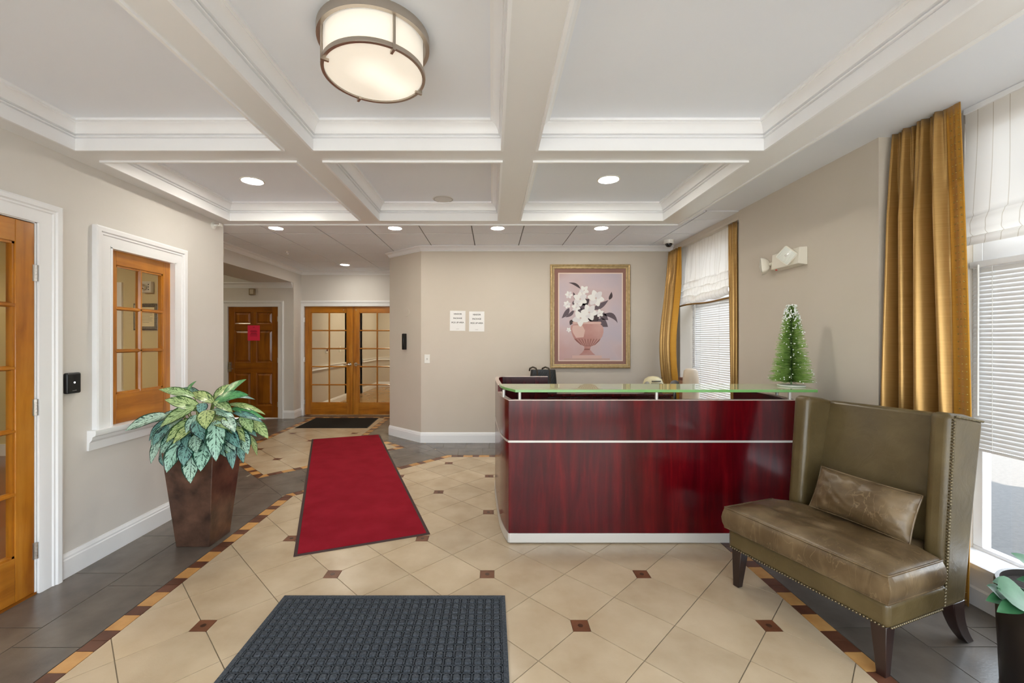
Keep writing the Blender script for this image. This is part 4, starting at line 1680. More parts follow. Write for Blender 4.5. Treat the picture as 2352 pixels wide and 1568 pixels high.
LEAVES = [  # base px, tip px in the plant crop (x, y), width in crop px, tip depth, colour
    (400, 370, 65, 495, 118, 2.84, 's'), (640, 190, 360, 130, 96, 2.90, 'y'), (700, 300, 415, 220, 115, 2.85, 'y'), (820, 240, 640, 160, 95, 3.02, 'y'),
    (612, 160, 695, 55, 44, 3.10, 'g'), (850, 225, 985, 85, 70, 3.12, 'y'), (930, 205, 1132, 42, 110, 3.02, 'g'), (870, 240, 1150, 180, 100, 2.95, 'g'),
    (1000, 270, 1300, 352, 52, 3.00, 'y'), (1020, 305, 1300, 394, 56, 2.96, 'g'), (1040, 340, 1275, 420, 62, 2.92, 'b'), (650, 300, 372, 460, 128, 2.78, 'y'),
    (790, 330, 775, 480, 132, 2.70, 'y'), (870, 245, 1010, 335, 84, 2.90, 'y'), (860, 315, 1035, 400, 90, 2.86, 's'), (850, 390, 975, 482, 96, 2.78, 'y'),
    (950, 390, 1030, 510, 96, 2.76, 's'), (700, 420, 752, 575, 112, 2.72, 'b'), (670, 450, 485, 610, 92, 2.76, 'y'), (645, 410, 425, 600, 96, 2.80, 'y'),
    (560, 390, 345, 580, 90, 2.84, 's'), (430, 470, 288, 592, 60, 2.96, 'b'), (420, 520, 292, 785, 96, 2.84, 's'), (460, 580, 362, 725, 74, 2.88, 'b'),
    (565, 590, 430, 862, 124, 2.73, 's'), (620, 520, 600, 650, 76, 2.76, 'b'), (640, 590, 578, 800, 124, 2.72, 'b'), (695, 540, 695, 690, 112, 2.70, 's'),
    (870, 440, 865, 762, 146, 2.69, 's'), (665, 690, 640, 955, 124, 2.69, 's'), (775, 600, 728, 850, 136, 2.70, 's'), (955, 480, 970, 570, 72, 2.82, 'b'),
    (975, 580, 1010, 832, 82, 2.86, 'b'), (1020, 530, 1105, 780, 86, 2.92, 'b'), (1050, 490, 1145, 700, 116, 2.86, 's'), (1100, 380, 1178, 512, 92, 2.88, 'y'),
    (1180, 420, 1322, 562, 92, 2.98, 'y'), (1060, 430, 1222, 545, 90, 2.96, 'b'), (1165, 550, 1225, 712, 42, 3.04, 'y'), (940, 550, 962, 695, 56, 2.84, 'y'),
    (520, 340, 330, 420, 90, 2.92, 'b'), (400, 680, 402, 805, 60, 2.90, 'b'), (1030, 410, 1170, 480, 86, 2.90, 's'), (745, 260, 735, 350, 84, 2.88, 'b'),
    (590, 350, 440, 450, 80, 2.82, 'b'), (560, 470, 540, 640, 84, 2.80, 'b'), (800, 480, 790, 640, 90, 2.78, 'b'), (900, 520, 930, 660, 80, 2.82, 'b'),
    (480, 500, 470, 690, 84, 2.86, 'g'), (1000, 470, 1080, 600, 84, 2.90, 'b'), (690, 370, 600, 520, 84, 2.79, 's'), (900, 200, 820, 320, 60, 3.05, 'b'),
    (720, 200, 560, 120, 70, 3.15, 'b'), (980, 200, 1210, 220, 60, 3.15, 'b'), (760, 420, 850, 560, 80, 2.76, 'b'), (520, 420, 560, 560, 80, 2.84, 'b'),
]
rl = random.Random(11)
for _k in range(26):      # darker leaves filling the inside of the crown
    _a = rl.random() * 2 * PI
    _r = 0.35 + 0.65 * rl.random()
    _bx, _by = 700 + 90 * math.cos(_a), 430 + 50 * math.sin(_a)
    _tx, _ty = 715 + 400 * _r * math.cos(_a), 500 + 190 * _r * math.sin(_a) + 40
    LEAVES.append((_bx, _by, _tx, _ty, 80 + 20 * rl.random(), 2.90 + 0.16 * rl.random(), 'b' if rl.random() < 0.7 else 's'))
CENTRE = Vector((-2.02, 3.0, 0.80))
for _k in range(24):      # more hanging leaves around the front of the crown
    _f = (_k + 0.5) / 24
    _a = PI * (0.06 + 0.88 * _f)
    _tx = 705 - 430 * math.cos(_a) + 30 * (rl.random() - 0.5)
    _ty = 520 + (190 + 60 * rl.random()) * math.sin(_a) ** 0.8
    _bx, _by = 705 + (_tx - 705) * 0.62, _ty - 150 - 50 * rl.random()
    LEAVES.append((_bx, _by, _tx, _ty, 84 + 24 * rl.random(), 2.80 - 0.04 * math.sin(_a) + 0.08 * rl.random(), rl.choice('ssbbsy')))
for bx_, by_, tx_, ty_, wpx, Yt, cc in LEAVES:
    bu, bv = 270 + bx_ / 3.824, 860 + by_ / 3.824
    tu, tv = 270 + tx_ / 3.824, 860 + ty_ / 3.824
    Yb = Yt * 0.62 + 3.0 * 0.38
    p0, p1 = pix(bu, bv, Yb), pix(tu, tv, Yt)
    p0 = p0 + (p0 - p1) * 0.14
    w = wpx / 3.824 / 984 * Yt * 1.18
    mid = (p0 + p1) / 2
    out = (mid - Vector((-2.02, 3.06, 0.62)))
    out = (out.normalized() + Vector((0.15, -0.7, 0.45))).normalized()
    root = Vector((-2.02 + 0.05 * (rl.random() - 0.5) + 0.12 * (p0.x + 2.02), 3.0 + 0.06 * (rl.random() - 0.5), 0.60))
    bm = leaf_mesh(p0, p1, w, out, 0.13 + 0.08 * rl.random(), root, (rl.random() - 0.5) * 0.7)
    mm_ = {'s': M['leaf_silver'], 'y': M['leaf_yellow'], 'b': M['leaf_blue'], 'g': M['leaf_green']}[cc]
    obj('leaf', bm, [mm_, M['stem']], plant, smooth=60, recalc=False)

# ================================================================== mats
def flat_thing(name, label, cat, corners, mats, edge_w, z0=0.0008, h=0.007, group=None):
    """a rug: border part and pile part, corners counter-clockwise"""
    t = thing(name, label, cat, (sum(c[0] for c in corners) / 4, sum(c[1] for c in corners) / 4, z0))
    bm = BM()
    prism(bm, corners, z0, z0 + h * 0.6)
    obj('border', bm, mats[0], t)
    bm = BM()
    prism(bm, inset(corners, edge_w), z0 + h * 0.5, z0 + h)
    obj('pile', bm, mats[1], t, bevel=0.002)
    return t


M['red_pile'] = mottled('red_carpet', srgb(140, 22, 38), srgb(156, 30, 48), 5, 0.95, 0.9, 420, spec=0.1, bdist=0.004)
M['dark_edge'] = simple('dark_rubber_edge', srgb(58, 34, 34), 0.7)
flat_thing('red_runner', 'long red carpet runner with dark edge lying askew on the cream tiles', 'rug', [(-1.282, 2.766), (-0.446, 3.089), (-1.665, 6.35), (-2.54, 6.04)], (M['dark_edge'], M['red_pile']), 0.022)
M['black_pile'] = mottled('black_carpet', srgb(30, 28, 27), srgb(52, 49, 46), 160, 0.95, 0.8, 420, spec=0.1, bdist=0.004)
M['black_edge'] = simple('black_rubber_edge', srgb(30, 28, 28), 0.7)
flat_thing('door_mat', 'small black mat in front of the double doors', 'mat', [(-3.14, 6.82), (-1.985, 6.82), (-2.035, 7.70), (-3.16, 7.70)], (M['black_edge'], M['black_pile']), 0.015)
flat_thing('corridor_mat', 'dark mat on the corridor floor behind the double doors', 'mat', [(-2.9, 8.35), (-1.7, 8.35), (-1.7, 9.1), (-2.9, 9.1)], (M['black_edge'], M['black_pile']), 0.015)

M['mat_grey'] = mottled('charcoal_mat', srgb(60, 65, 72), srgb(92, 98, 106), 120, 0.9, 0.9, 500, spec=0.15, bdist=0.004)
M['mat_dark'] = mottled('charcoal_mat_groove', srgb(22, 25, 30), srgb(38, 42, 48), 120, 0.9, 0.9, 500, spec=0.15, bdist=0.004)
fm = thing('entrance_mat', 'large charcoal waffle pattern entrance mat nearest the camera', 'mat', (-0.53, 1.86, 0))
MX0, MX1, MY0, MY1 = -1.13, 0.071, 1.38, 2.335
bm = BM()
box(bm, MX0, MX1, MY0, MY1, 0.001, 0.006)
obj('backing', bm, M['mat_dark'], fm)
bm = BM()
E = 0.022
for x0, x1, y0, y1 in ((MX0, MX1, MY1 - E, MY1), (MX0, MX1, MY0, MY0 + E), (MX0, MX0 + E, MY0 + E, MY1 - E), (MX1 - E, MX1, MY0 + E, MY1 - E)):
    box(bm, x0, x1, y0, y1, 0.006, 0.010)
obj('border', bm, M['mat_grey'], fm)
bm = BM()
NXB, NYB = 27, 21
pxs = (MX1 - MX0 - 2 * E - 0.01) / NXB
pys = (MY1 - MY0 - 2 * E - 0.01) / NYB
def bevel_block(cx, cy, hx, hy, z0, z1, ch):
    k = 0.35
    def ring(a, b, z):
        r = k * a
        return [bm.verts.new((cx + x, cy + y, z)) for x, y in ((-a + r, -b), (a - r, -b), (a, -b + r), (a, b - r), (a - r, b), (-a + r, b), (-a, b - r), (-a, -b + r))]
    A_, B_ = ring(hx, hy, z0), ring(hx - ch, hy - ch, z1)
    for q in range(8):
        bm.faces.new((A_[q], A_[(q + 1) % 8], B_[(q + 1) % 8], B_[q]))
    bm.faces.new(B_)
for i in range(NXB):
    for j in range(NYB):
        cx = MX0 + E + 0.005 + (i + 0.5) * pxs
        cy = MY0 + E + 0.005 + (j + 0.5) * pys
        bevel_block(cx, cy, pxs * 0.36, pys * 0.36, 0.006, 0.0115, 0.004)
o = obj('waffle_block', bm, M['mat_grey'], fm, recalc=False)
o['kind'] = 'stuff'
bm = BM()   # carpet ribs between the blocks
for i in range(NXB + 1):
    x = MX0 + E + 0.005 + i * pxs
    box(bm, x - pxs * 0.075, x + pxs * 0.075, MY0 + E, MY1 - E, 0.006, 0.0085)
for j in range(NYB + 1):
    y = MY0 + E + 0.005 + j * pys
    box(bm, MX0 + E, MX1 - E, y - pys * 0.075, y + pys * 0.075, 0.006, 0.0085)
obj('rib', bm, M['mat_grey'], fm)['kind'] = 'stuff'

# ================================================================== round black planter, bottom right corner
rp = thing('round_planter', 'black cylindrical planter at the right edge beside the settee', 'planter', (2.236, 1.619, 0))
bm = BM()
lathe(bm, [(0, 0), (0.20, 0), (0.207, 0.006), (0.222, 0.412), (0.218, 0.425), (0.206, 0.425), (0.200, 0.37), (0.19, 0.30), (0, 0.30)], (2.236, 1.619, 0.0), 64)
obj('pot', bm, simple('bronze_black_pot', srgb(40, 34, 31), 0.3), rp, smooth=40)
bm = BM()
lathe(bm, [(0, 0.385), (0.203, 0.385), (0.203, 0.400), (0, 0.402)], (2.236, 1.619, 0), 48)
obj('soil', bm, mottled('soil', srgb(30, 24, 20), srgb(52, 42, 34), 40, 0.95, 0.5, 100), rp, smooth=40)
vine = thing('pothos_plant', 'green trailing leaves growing in the black cylindrical planter', 'plant', (2.236, 1.619, 0.375))
M['vine_leaf'] = mottled('pothos_leaf', srgb(26, 76, 44), srgb(60, 112, 74), 9, 0.45)
def heart(p0, d, out, L, w):
    bm = BM()
    d = d.normalized()
    S = d.cross(out).normalized()
    N = S.cross(d).normalized()
    rows = []
    for j in range(9):
        t = j / 8
        ww = w / 2 * max(0.03, math.sin(PI * t ** 0.62) ** 0.8)
        P = p0 + d * (t * L) - out * (0.25 * L * t * t)
        rows.append([bm.verts.new(P + S * (a * ww) + N * 0.25 * ww * abs(a)) for a in (-1, -0.5, 0, 0.5, 1)])
    for j in range(8):
        for i in range(4):
            bm.faces.new((rows[j][i], rows[j][i + 1], rows[j + 1][i + 1], rows[j + 1][i]))
    tube(bm, [Vector((2.236, 1.619, 0.372)) * 0.55 + p0 * 0.45 - Vector((0, 0, 0.02)), p0 + Vector((0, 0, 0.004)), p0 + d * 0.01], 0.003, 5)
    return bm
VL = [((2290, 1352), (2380, 1385), 1.52, 0.115), ((2300, 1372), (2275, 1340), 1.56, 0.055), ((2330, 1345), (2290, 1330), 1.60, 0.05), ((2322, 1378), (2276, 1372), 1.54, 0.055),
      ((2340, 1390), (2300, 1398), 1.50, 0.05), ((2400, 1330), (2340, 1262), 1.62, 0.07), ((2420, 1350), (2352, 1322), 1.62, 0.06), ((2440, 1390), (2370, 1350), 1.55, 0.09),
      ((2480, 1330), (2440, 1270), 1.65, 0.09), ((2520, 1380), (2590, 1330), 1.62, 0.10), ((2460, 1400), (2440, 1470), 1.45, 0.09), ((2560, 1420), (2620, 1470), 1.50, 0.09)]
for (a, b), (c, d), Y, w in VL:
    p0, p1 = pix(a, b, Y), pix(c, d, Y - 0.02)
    bm = heart(p0, p1 - p0, (Vector((-0.3, -0.6, 0.8))).normalized(), (p1 - p0).length * 1.1, w)
    obj('leaf', bm, M['vine_leaf'], vine, smooth=60, recalc=False)

# ================================================================== curtains
M['silk'] = None
def silk(name, c1, c2, rough=0.30):
    m, n, l, p = base_mat(name)
    v = tex_coord(n, l, (3.0, 3.0, 300), 'World')
    t = noise_node(n, l, v, 1.5, 4, 0.7)
    r = ramp(n, l, t.outputs['Fac'], [(0.3, c1), (0.7, c2)])
    l.new(r.outputs[0], p.inputs['Base Color'])
    p.inputs['Roughness'].default_value = rough
    p.inputs['Metallic'].default_value = 0.5
    p.inputs['Sheen Weight'].default_value = 0.2
    bump(n, l, p, t.outputs['Fac'], 0.05, 0.004)
    return m
M['silk'] = silk('gold_silk', srgb(164, 126, 66), srgb(188, 148, 86))
M['band'] = silk('mustard_band', srgb(178, 124, 30), srgb(196, 144, 46), 0.5)


def curtain(root, xw, y0f, y1f, z0, z1, folds, amp, u0, u1, name, mat, nu=90, nv=40, seed=1, th=0.004, phase=0.0, ampz=None, inward=-1):
    """curtain hung along Y at x = xw(z-fraction): y from y0f(h) to y1f(h), h 0 bottom .. 1 top; only the span u0..u1"""
    bm = BM()
    rs = random.Random(seed)
    ph = [rs.random() * 6 for _ in range(6)]
    def f(a, h):
        u = u0 + (u1 - u0) * a
        y = y0f(h) + (y1f(h) - y0f(h)) * u
        g = 1 - h
        k = amp * (0.35 + 0.65 * min(1, g * 5)) * (1 if ampz is None else ampz(h))
        fold = math.sin(2 * PI * folds * u + phase + 0.9 * math.sin(2.1 * g + ph[0]) + 0.5 * math.sin(5 * u + ph[1]))
        fine = 0.55 * math.sin(2 * PI * folds * 3.3 * u + ph[2]) * max(0, 1 - g * 5)
        sag = 0.25 * math.sin(2 * PI * (folds * 0.45) * u + ph[3] + 1.6 * g)
        x = xw(h) + inward * k * (fold + fine + sag) * 0.5
        return Vector((x, y, z0 + (z1 - z0) * h))
    grid(bm, f, nu, nv)
    o = obj(name, bm, mat, root, smooth=80, recalc=False)
    s = o.modifiers.new('thickness', 'SOLIDIFY')
    s.thickness = th
    s.offset = 0
    return o, f


cur = thing('curtain', 'floor length gold silk curtain with studded mustard band beside the settee', 'curtain', (2.50, 2.50, 0))
y0 = lambda h: 2.700 - 0.02 * h
y1 = lambda h: 2.232 + 0.085 * max(0, h - 0.35) ** 1.2 / 0.65
xw = lambda h: 2.492 + 0.035 * h
cpanel, cf = curtain(cur, xw, y0, y1, 0.012, 2.686, 4.2, 0.105, 0.0, 0.80, 'panel', M['silk'], seed=4, phase=1.2)
cband, cf2 = curtain(cur, xw, y0, y1, 0.012, 2.686, 4.2, 0.012, 0.795, 1.0, 'band', M['band'], nu=16, seed=4, phase=1.2, ampz=lambda h: 1)
bm = BM()
for j in range(66):
    h = 0.01 + j * 0.0149
    for a in (0.3, 0.57, 0.84):
        p = cf2(a, h)
        bmesh.ops.create_icosphere(bm, subdivisions=1, radius=0.0042, matrix=Matrix.Translation(p + Vector((-0.004, -0.002, 0))))
o = obj('studs', bm, simple('brass_stud', srgb(170, 140, 70), 0.3, 0.6), cur, 'small gold studs', smooth=60, recalc=False)
o['kind'] = 'stuff'

cur2 = thing('curtain', 'narrow gold curtain beside the beige pier at the far window', 'curtain', (2.42, 4.40, 0))
curtain(cur2, lambda h: 2.468, lambda h: 4.30, lambda h: 4.30 + 0.095 + 0.10 * max(0, h - 0.2), 0.012, 2.60, 2.5, 0.045, 0, 1, 'panel', M['silk'], nu=40, seed=8)
cur3 = thing('curtain', 'gold curtain with mustard edge hanging in the corner beside the framed picture', 'curtain', (2.38, 5.66, 0))
yy0 = lambda h: 5.835
yy1 = lambda h: 5.50 - 0.04 * (1 - h)
xx = lambda h: 2.425 - 0.10 * math.exp(-((h - 0.50) / 0.28) ** 2)
curtain(cur3, xx, yy0, yy1, 0.012, 2.60, 4.5, 0.085, 0.0, 0.82, 'panel', M['silk'], seed=14, nu=80)
curtain(cur3, xx, yy0, yy1, 0.012, 2.60, 4.5, 0.085, 0.815, 1.0, 'band', M['band'], seed=14, nu=14)

# ================================================================== roman shades
def shade_mat():
    m = bpy.data.materials.new('sheer_linen')
    m.use_nodes = True
    n = m.node_tree.nodes
    l = m.node_tree.links
    n.clear()
    out = n.new('ShaderNodeOutputMaterial')
    df = n.new('ShaderNodeBsdfDiffuse')
    tl = n.new('ShaderNodeBsdfTranslucent')
    tp = n.new('ShaderNodeBsdfTransparent')
    v = tex_coord(n, l, (1, 1, 1), 'World')
    w = n.new('ShaderNodeTexWave')
    w.wave_type = 'BANDS'
    w.bands_direction = 'Y'
    w.inputs['Scale'].default_value = 4.3
    w.inputs['Distortion'].default_value = 0.25
    l.new(v, w.inputs['Vector'])
    r = ramp(n, l, w.outputs['Fac'], [(0.0, srgb(205, 196, 182)), (0.012, srgb(240, 236, 230))])
    l.new(r.outputs[0], df.inputs[0])
    l.new(r.outputs[0], tl.inputs[0])
    m1 = n.new('ShaderNodeMixShader')
    m1.inputs[0].default_value = 0.16
    l.new(df.outputs[0], m1.inputs[1])
    l.new(tl.outputs[0], m1.inputs[2])
    m2 = n.new('ShaderNodeMixShader')
    m2.inputs[0].default_value = 0.015
    l.new(m1.outputs[0], m2.inputs[1])
    l.new(tp.outputs[0], m2.inputs[2])
    l.new(m2.outputs[0], out.inputs[0])
    return m
M['shade'] = shade_mat()


def shade(root, x, y0, y1, ztop, zbot, gather, seed, ruff):
    bm = BM()
    def f(u, v):
        y = y0 + (y1 - y0) * u
        if v < 0.5:
            t = v / 0.5
            z = ztop + (zbot + gather - ztop) * t
            dx = ruff * 0.012 * math.sin(38 * u + 3 * math.sin(6 * u)) * t + ruff * 0.010 * noise.noise(Vector((u * 9, t * 2, seed)))
            return Vector((x - 0.004 - dx - 0.02 * t * t, y, z))
        t = (v - 0.5) / 0.5
        k = 3.0 if ruff > 1 else 1.5
        z = zbot + gather * (1 - t) + 0.018 * math.sin(2 * PI * k * t) * (1 if ruff > 1 else 0.5)
        bel = 0.055 if ruff > 1 else 0.028
        dx = 0.022 + bel * abs(math.sin(PI * k * t)) * (0.5 + 0.5 * t)
        nz = noise.noise(Vector((u * 7, t * 5, seed + 3)))
        dx += ruff * 0.022 * nz
        z += ruff * 0.020 * noise.noise(Vector((u * 6 + 5, t * 3, seed + 9)))
        return Vector((x - 0.004 - dx, y, z))
    grid(bm, f, 80, 60)
    return obj('fabric', bm, M['shade'], root, smooth=80, recalc=False)


s1 = thing('roman_shade', 'white sheer roman shade with fine stripes at the near window', 'window shade', (2.655, 1.2, 1.9))
shade(s1, 2.655, 2.40, -0.38, 2.684, 1.915, 0.16, 2.0, 0.6)
bm = BM()
box(bm, 2.640, 2.675, -0.38, 2.40, 2.66, 2.688)
obj('headrail', bm, M['trim'], s1)
s2 = thing('roman_shade', 'white gathered balloon shade with gold beaded hem at the far window', 'window shade', (2.47, 5.0, 1.85))
shade(s2, 2.512, 5.70, 4.42, 2.600, 1.865, 0.26, 5.0, 1.6)
bm = BM()
pts = [(2.480 - 0.012 * math.sin(5 * k / 20), 5.70 - 1.28 * k / 40, 1.842 + 0.008 * math.sin(7 * k / 40)) for k in range(41)]
tube(bm, pts, 0.011, 7)
for k in range(110):
    ball(bm, (2.472, 5.69 - 1.26 * k / 109, 1.842 + 0.008 * math.sin(7 * k / 110)), 0.0085, 1)
obj('beaded_hem', bm, simple('gold_beads', srgb(150, 112, 50), 0.45, 0.3), s2, 'gold beaded hem', smooth=60)['kind'] = 'stuff'

# ================================================================== venetian blinds
def slat_mat():
    m, n, l, p = base_mat('white_slat')
    p.inputs['Base Color'].default_value = srgb(232, 231, 230)
    p.inputs['Roughness'].default_value = 0.4
    tl = n.new('ShaderNodeBsdfTranslucent')
    tl.inputs[0].default_value = srgb(240, 236, 228)
    mx = n.new('ShaderNodeMixShader')
    mx.inputs[0].default_value = 0.016
    l.new(p.outputs[0], mx.inputs[1])
    l.new(tl.outputs[0], mx.inputs[2])
    l.new(mx.outputs[0], n['Material Output'].inputs[0])
    return m
M['slat'] = slat_mat()


def blinds(root, x, y0, y1, ztop, zbot, pitch, tilt, wand_y, cords):
    bm = BM()
    box(bm, x - 0.02, x + 0.02, y0, y1, ztop - 0.035, ztop)
    obj('headrail', bm, M['trim'], root, bevel=0.003)
    # one slat mesh, shared
    bm = BM()
    hw = 0.0155
    c, s = math.cos(tilt), math.sin(tilt)
    prof = []
    for k in range(5):
        a = -hw + 2 * hw * k / 4
        b = 0.0022 * (1 - (a / hw) ** 2)
        prof.append((a * c - b * s, a * s + b * c))
    rows = [[bm.verts.new((px, yy, pz)) for px, pz in prof] for yy in (y0 + 0.004, y1 - 0.004)]
    for k in range(4):
        bm.faces.new((rows[0][k], rows[0][k + 1], rows[1][k + 1], rows[1][k]))
    sl = obj('slat', bm, M['slat'], root, smooth=60, recalc=False, local=True)
    inv = ROOT[root.name].inverted()
    n = int((ztop - 0.05 - zbot - 0.02) / pitch)
    sl.location = inv @ Vector((x, 0, ztop - 0.05))
    for k in range(1, n + 1):
        link_copy(sl, root, inv @ Vector((x, 0, ztop - 0.05 - k * pitch)))
    bm = BM()
    box(bm, x - 0.014, x + 0.014, y0 + 0.002, y1 - 0.002, zbot, zbot + 0.016)
    obj('bottom_rail', bm, M['trim'], root, bevel=0.003)
    for cy in cords:
        bm = BM()
        for sx in (-0.0145, 0.0145):
            tube(bm, [(x + sx, cy, ztop - 0.03), (x + sx, cy, zbot + 0.01)], 0.0012, 5)
        obj('ladder_cord', bm, M['white_plastic'], root)
    bm = BM()
    tube(bm, [(x - 0.028, wand_y, ztop - 0.02), (x - 0.03, wand_y, ztop - 0.85)], 0.005, 6)
    obj('wand', bm, M['white_plastic'], root)


b1 = thing('venetian_blind', 'half lowered white venetian blind at the near window over the asphalt view', 'blind', (2.705, 1.0, 0.8))
blinds(b1, 2.700, -0.37, 2.405, 1.835, 0.79, 0.0235, math.radians(66), 2.355, (2.30, 1.2, 0.2))
b2 = thing('venetian_blind', 'long white venetian blind at the far window behind the desk', 'blind', (2.68, 5.1, 0.3))
blinds(b2, 2.690, 4.44, 5.74, 1.90, 0.30, 0.0265, math.radians(64), 5.62, (5.50, 5.05, 4.60))

# ================================================================== ceiling lights
def downlight(x, y, z, label, r=0.088):
    t = thing('recessed_light', label, 'ceiling light', (x, y, z), 0, 'recessed downlights in the ceiling')
    bm = BM()
    lathe(bm, [(r - 0.016, -0.002), (r - 0.010, -0.006), (r, -0.003), (r, 0.0), (r - 0.016, 0.0)], (x, y, z), 32, True)
    obj('trim_ring', bm, M['white_plastic'], t, smooth=50)
    bm = BM()
    lathe(bm, [(0, -0.003), (r - 0.016, -0.003), (r - 0.016, -0.001), (0, -0.001)], (x, y, z), 32)
    obj('lens', bm, M['lamp_lens'], t, smooth=50)
    return t


dl0 = downlight(-1.856, 3.32, CZ - 0.0005, 'round recessed downlight in the left coffer above the planter')
dup(dl0, (0.896, 3.29, CZ - 0.0005), 'round recessed downlight in the right coffer above the reception desk')
for x, y, lab in ((-2.47, 4.90, 'recessed downlight in the acoustic tiles nearest the left wall corner'), (-1.11, 4.90, 'second recessed downlight from the left in the front tile row'),
                  (0.065, 4.90, 'third recessed downlight from the left in the front tile row'), (1.25, 4.90, 'recessed downlight in the acoustic tiles above the framed picture side of the desk'),
                  (-2.50, 7.28, 'recessed downlight in the hall ceiling in front of the double doors')):
    dup(dl0, (x, y, 2.6825), lab)

# plain round ceiling speaker in the middle coffer
sp = thing('ceiling_speaker', 'plain white round speaker cover in the middle coffer', 'speaker', (-0.427, 3.75, CZ))
bm = BM()
lathe(bm, [(0, -0.010), (0.06, -0.009), (0.072, -0.007), (0.078, -0.005), (0.088, -0.004), (0.092, -0.0005), (0, -0.0005)], (-0.427, 3.75, CZ), 32)
obj('cover', bm, simple('speaker_white', srgb(214, 212, 208), 0.5), sp, smooth=30)
bm = BM()
lathe(bm, [(0.078, -0.0055), (0.082, -0.0055), (0.082, -0.004), (0.078, -0.004)], (-0.427, 3.75, CZ), 32, True)
obj('groove', bm, simple('speaker_groove', srgb(150, 148, 144), 0.6), sp)

# flush mount drum light
LX, LY = -0.48, 1.75
fl = thing('flush_mount_light', 'large round drum ceiling light with frosted glass and brushed nickel rings', 'ceiling light', (LX, LY, CZ))
bm = BM()
lathe(bm, [(0.198, -0.004), (0.206, -0.036), (0.222, -0.036), (0.222, 0.0), (0.198, 0.0)], (LX, LY, CZ), 64, True)
obj('canopy_ring', bm, M['nickel_dark'], fl, smooth=40)
bm = BM()
lathe(bm, [(0, -0.002), (0.198, -0.002), (0.198, -0.0005), (0, -0.0005)], (LX, LY, CZ), 48)
obj('canopy_plate', bm, M['nickel_dark'], fl)
def drum_mat():
    m = bpy.data.materials.new('lit_frosted_glass')
    m.use_nodes = True
    n = m.node_tree.nodes
    l = m.node_tree.links
    p = n['Principled BSDF']
    p.inputs['Base Color'].default_value = srgb(236, 228, 214)
    p.inputs['Roughness'].default_value = 0.35
    v = tex_coord(n, l, (1, 1, 1), 'World')
    # two bulbs glowing through the glass
    tot = None
    for cx, cy in ((LX + 0.00, LY - 0.01), (LX + 0.075, LY + 0.10)):
        d = n.new('ShaderNodeVectorMath')
        d.operation = 'DISTANCE'
        l.new(v, d.inputs[0])
        d.inputs[1].default_value = (cx, cy, 2.50)
        r = ramp(n, l, d.outputs['Value'], [(0.0, (0.34, 0.32, 0.28, 1)), (0.05, (0.20, 0.185, 0.16, 1)), (0.12, (0, 0, 0, 1))])
        tot = r.outputs[0] if tot is None else mix_rgb(n, l, 1.0, tot, r.outputs[0], 'ADD')
    c = mix_rgb(n, l, 1.0, tot, (0.44, 0.405, 0.35, 1), 'ADD')
    l.new(c, p.inputs['Emission Color'])
    p.inputs['Emission Strength'].default_value = 1.0
    return m
bm = BM()
lathe(bm, [(0, -0.150), (0.192, -0.150), (0.196, -0.146), (0.196, -0.003), (0, -0.003)], (LX, LY, CZ), 64)
obj('glass_drum', bm, drum_mat(), fl, 'frosted glass lit from inside', smooth=40)
bm = BM()
lathe(bm, [(0.193, -0.156), (0.205, -0.156), (0.207, -0.148), (0.205, -0.138), (0.197, -0.138)], (LX, LY, CZ), 64, True)
obj('lower_ring', bm, M['nickel_dark'], fl, smooth=40)
for ang in (215, 35, 305, 125):
    a = math.radians(ang)
    bm = BM()
    c, s = math.cos(a), math.sin(a)
    box(bm, 0.205, 0.211, -0.005, 0.005, -0.158, -0.030)
    box(bm, 0.180, 0.211, -0.005, 0.005, -0.166, -0.156)
    bm.transform(Matrix.Translation((LX, LY, CZ)) @ Matrix.Rotation(a, 4, 'Z'))
    obj('strut', bm, M['nickel_dark'], fl)

# sprinkler in the hall ceiling and side sprinkler on the left wall
sk = thing('sprinkler', 'small white fire sprinkler hanging from the hall ceiling tiles', 'sprinkler', (-2.95, 6.17, 2.683))
bm = BM()
lathe(bm, [(0, 0), (0.028, -0.001), (0.028, -0.004), (0.012, -0.008), (0.010, -0.028), (0, -0.028)], (-2.95, 6.17, 2.683), 16)
obj('escutcheon', bm, M['white_plastic'], sk, smooth=40)
bm = BM()
for s in (-1, 1):
    tube(bm, [(-2.95 + s * 0.008, 6.17, 2.657), (-2.95 + s * 0.016, 6.17, 2.645), (-2.95 + s * 0.005, 6.17, 2.632)], 0.0035, 6)
lathe(bm, [(0, -0.051), (0.024, -0.051), (0.024, -0.054), (0, -0.054)], (-2.95, 6.17, 2.683), 16)
obj('deflector', bm, M['white_plastic'], sk, smooth=40)
sk2 = thing('sprinkler', 'white side sprinkler high on the left wall corner below the beam', 'sprinkler', (-2.52, 3.87, 2.435))
bm = BM()
lathe(bm, [(0, 0.0005), (0.034, 0.0005), (0.034, 0.006), (0.018, 0.012), (0.012, 0.014), (0.010, 0.040), (0, 0.040)], (0, 0, 0), 20)
bm.transform(Matrix.Translation((-2.52, 3.87, 2.435)) @ Matrix.Rotation(PI / 2, 4, 'Y'))
obj('escutcheon', bm, M['white_plastic'], sk2, smooth=40)
bm = BM()
for s in (-1, 1):
    tube(bm, [(-2.482, 3.87 + s * 0.010, 2.435), (-2.465, 3.87 + s * 0.018, 2.435), (-2.450, 3.87 + s * 0.006, 2.435)], 0.004, 6)
box(bm, -2.451, -2.447, 3.850, 3.890, 2.428, 2.452)
obj('deflector', bm, M['white_plastic'], sk2, smooth=40)

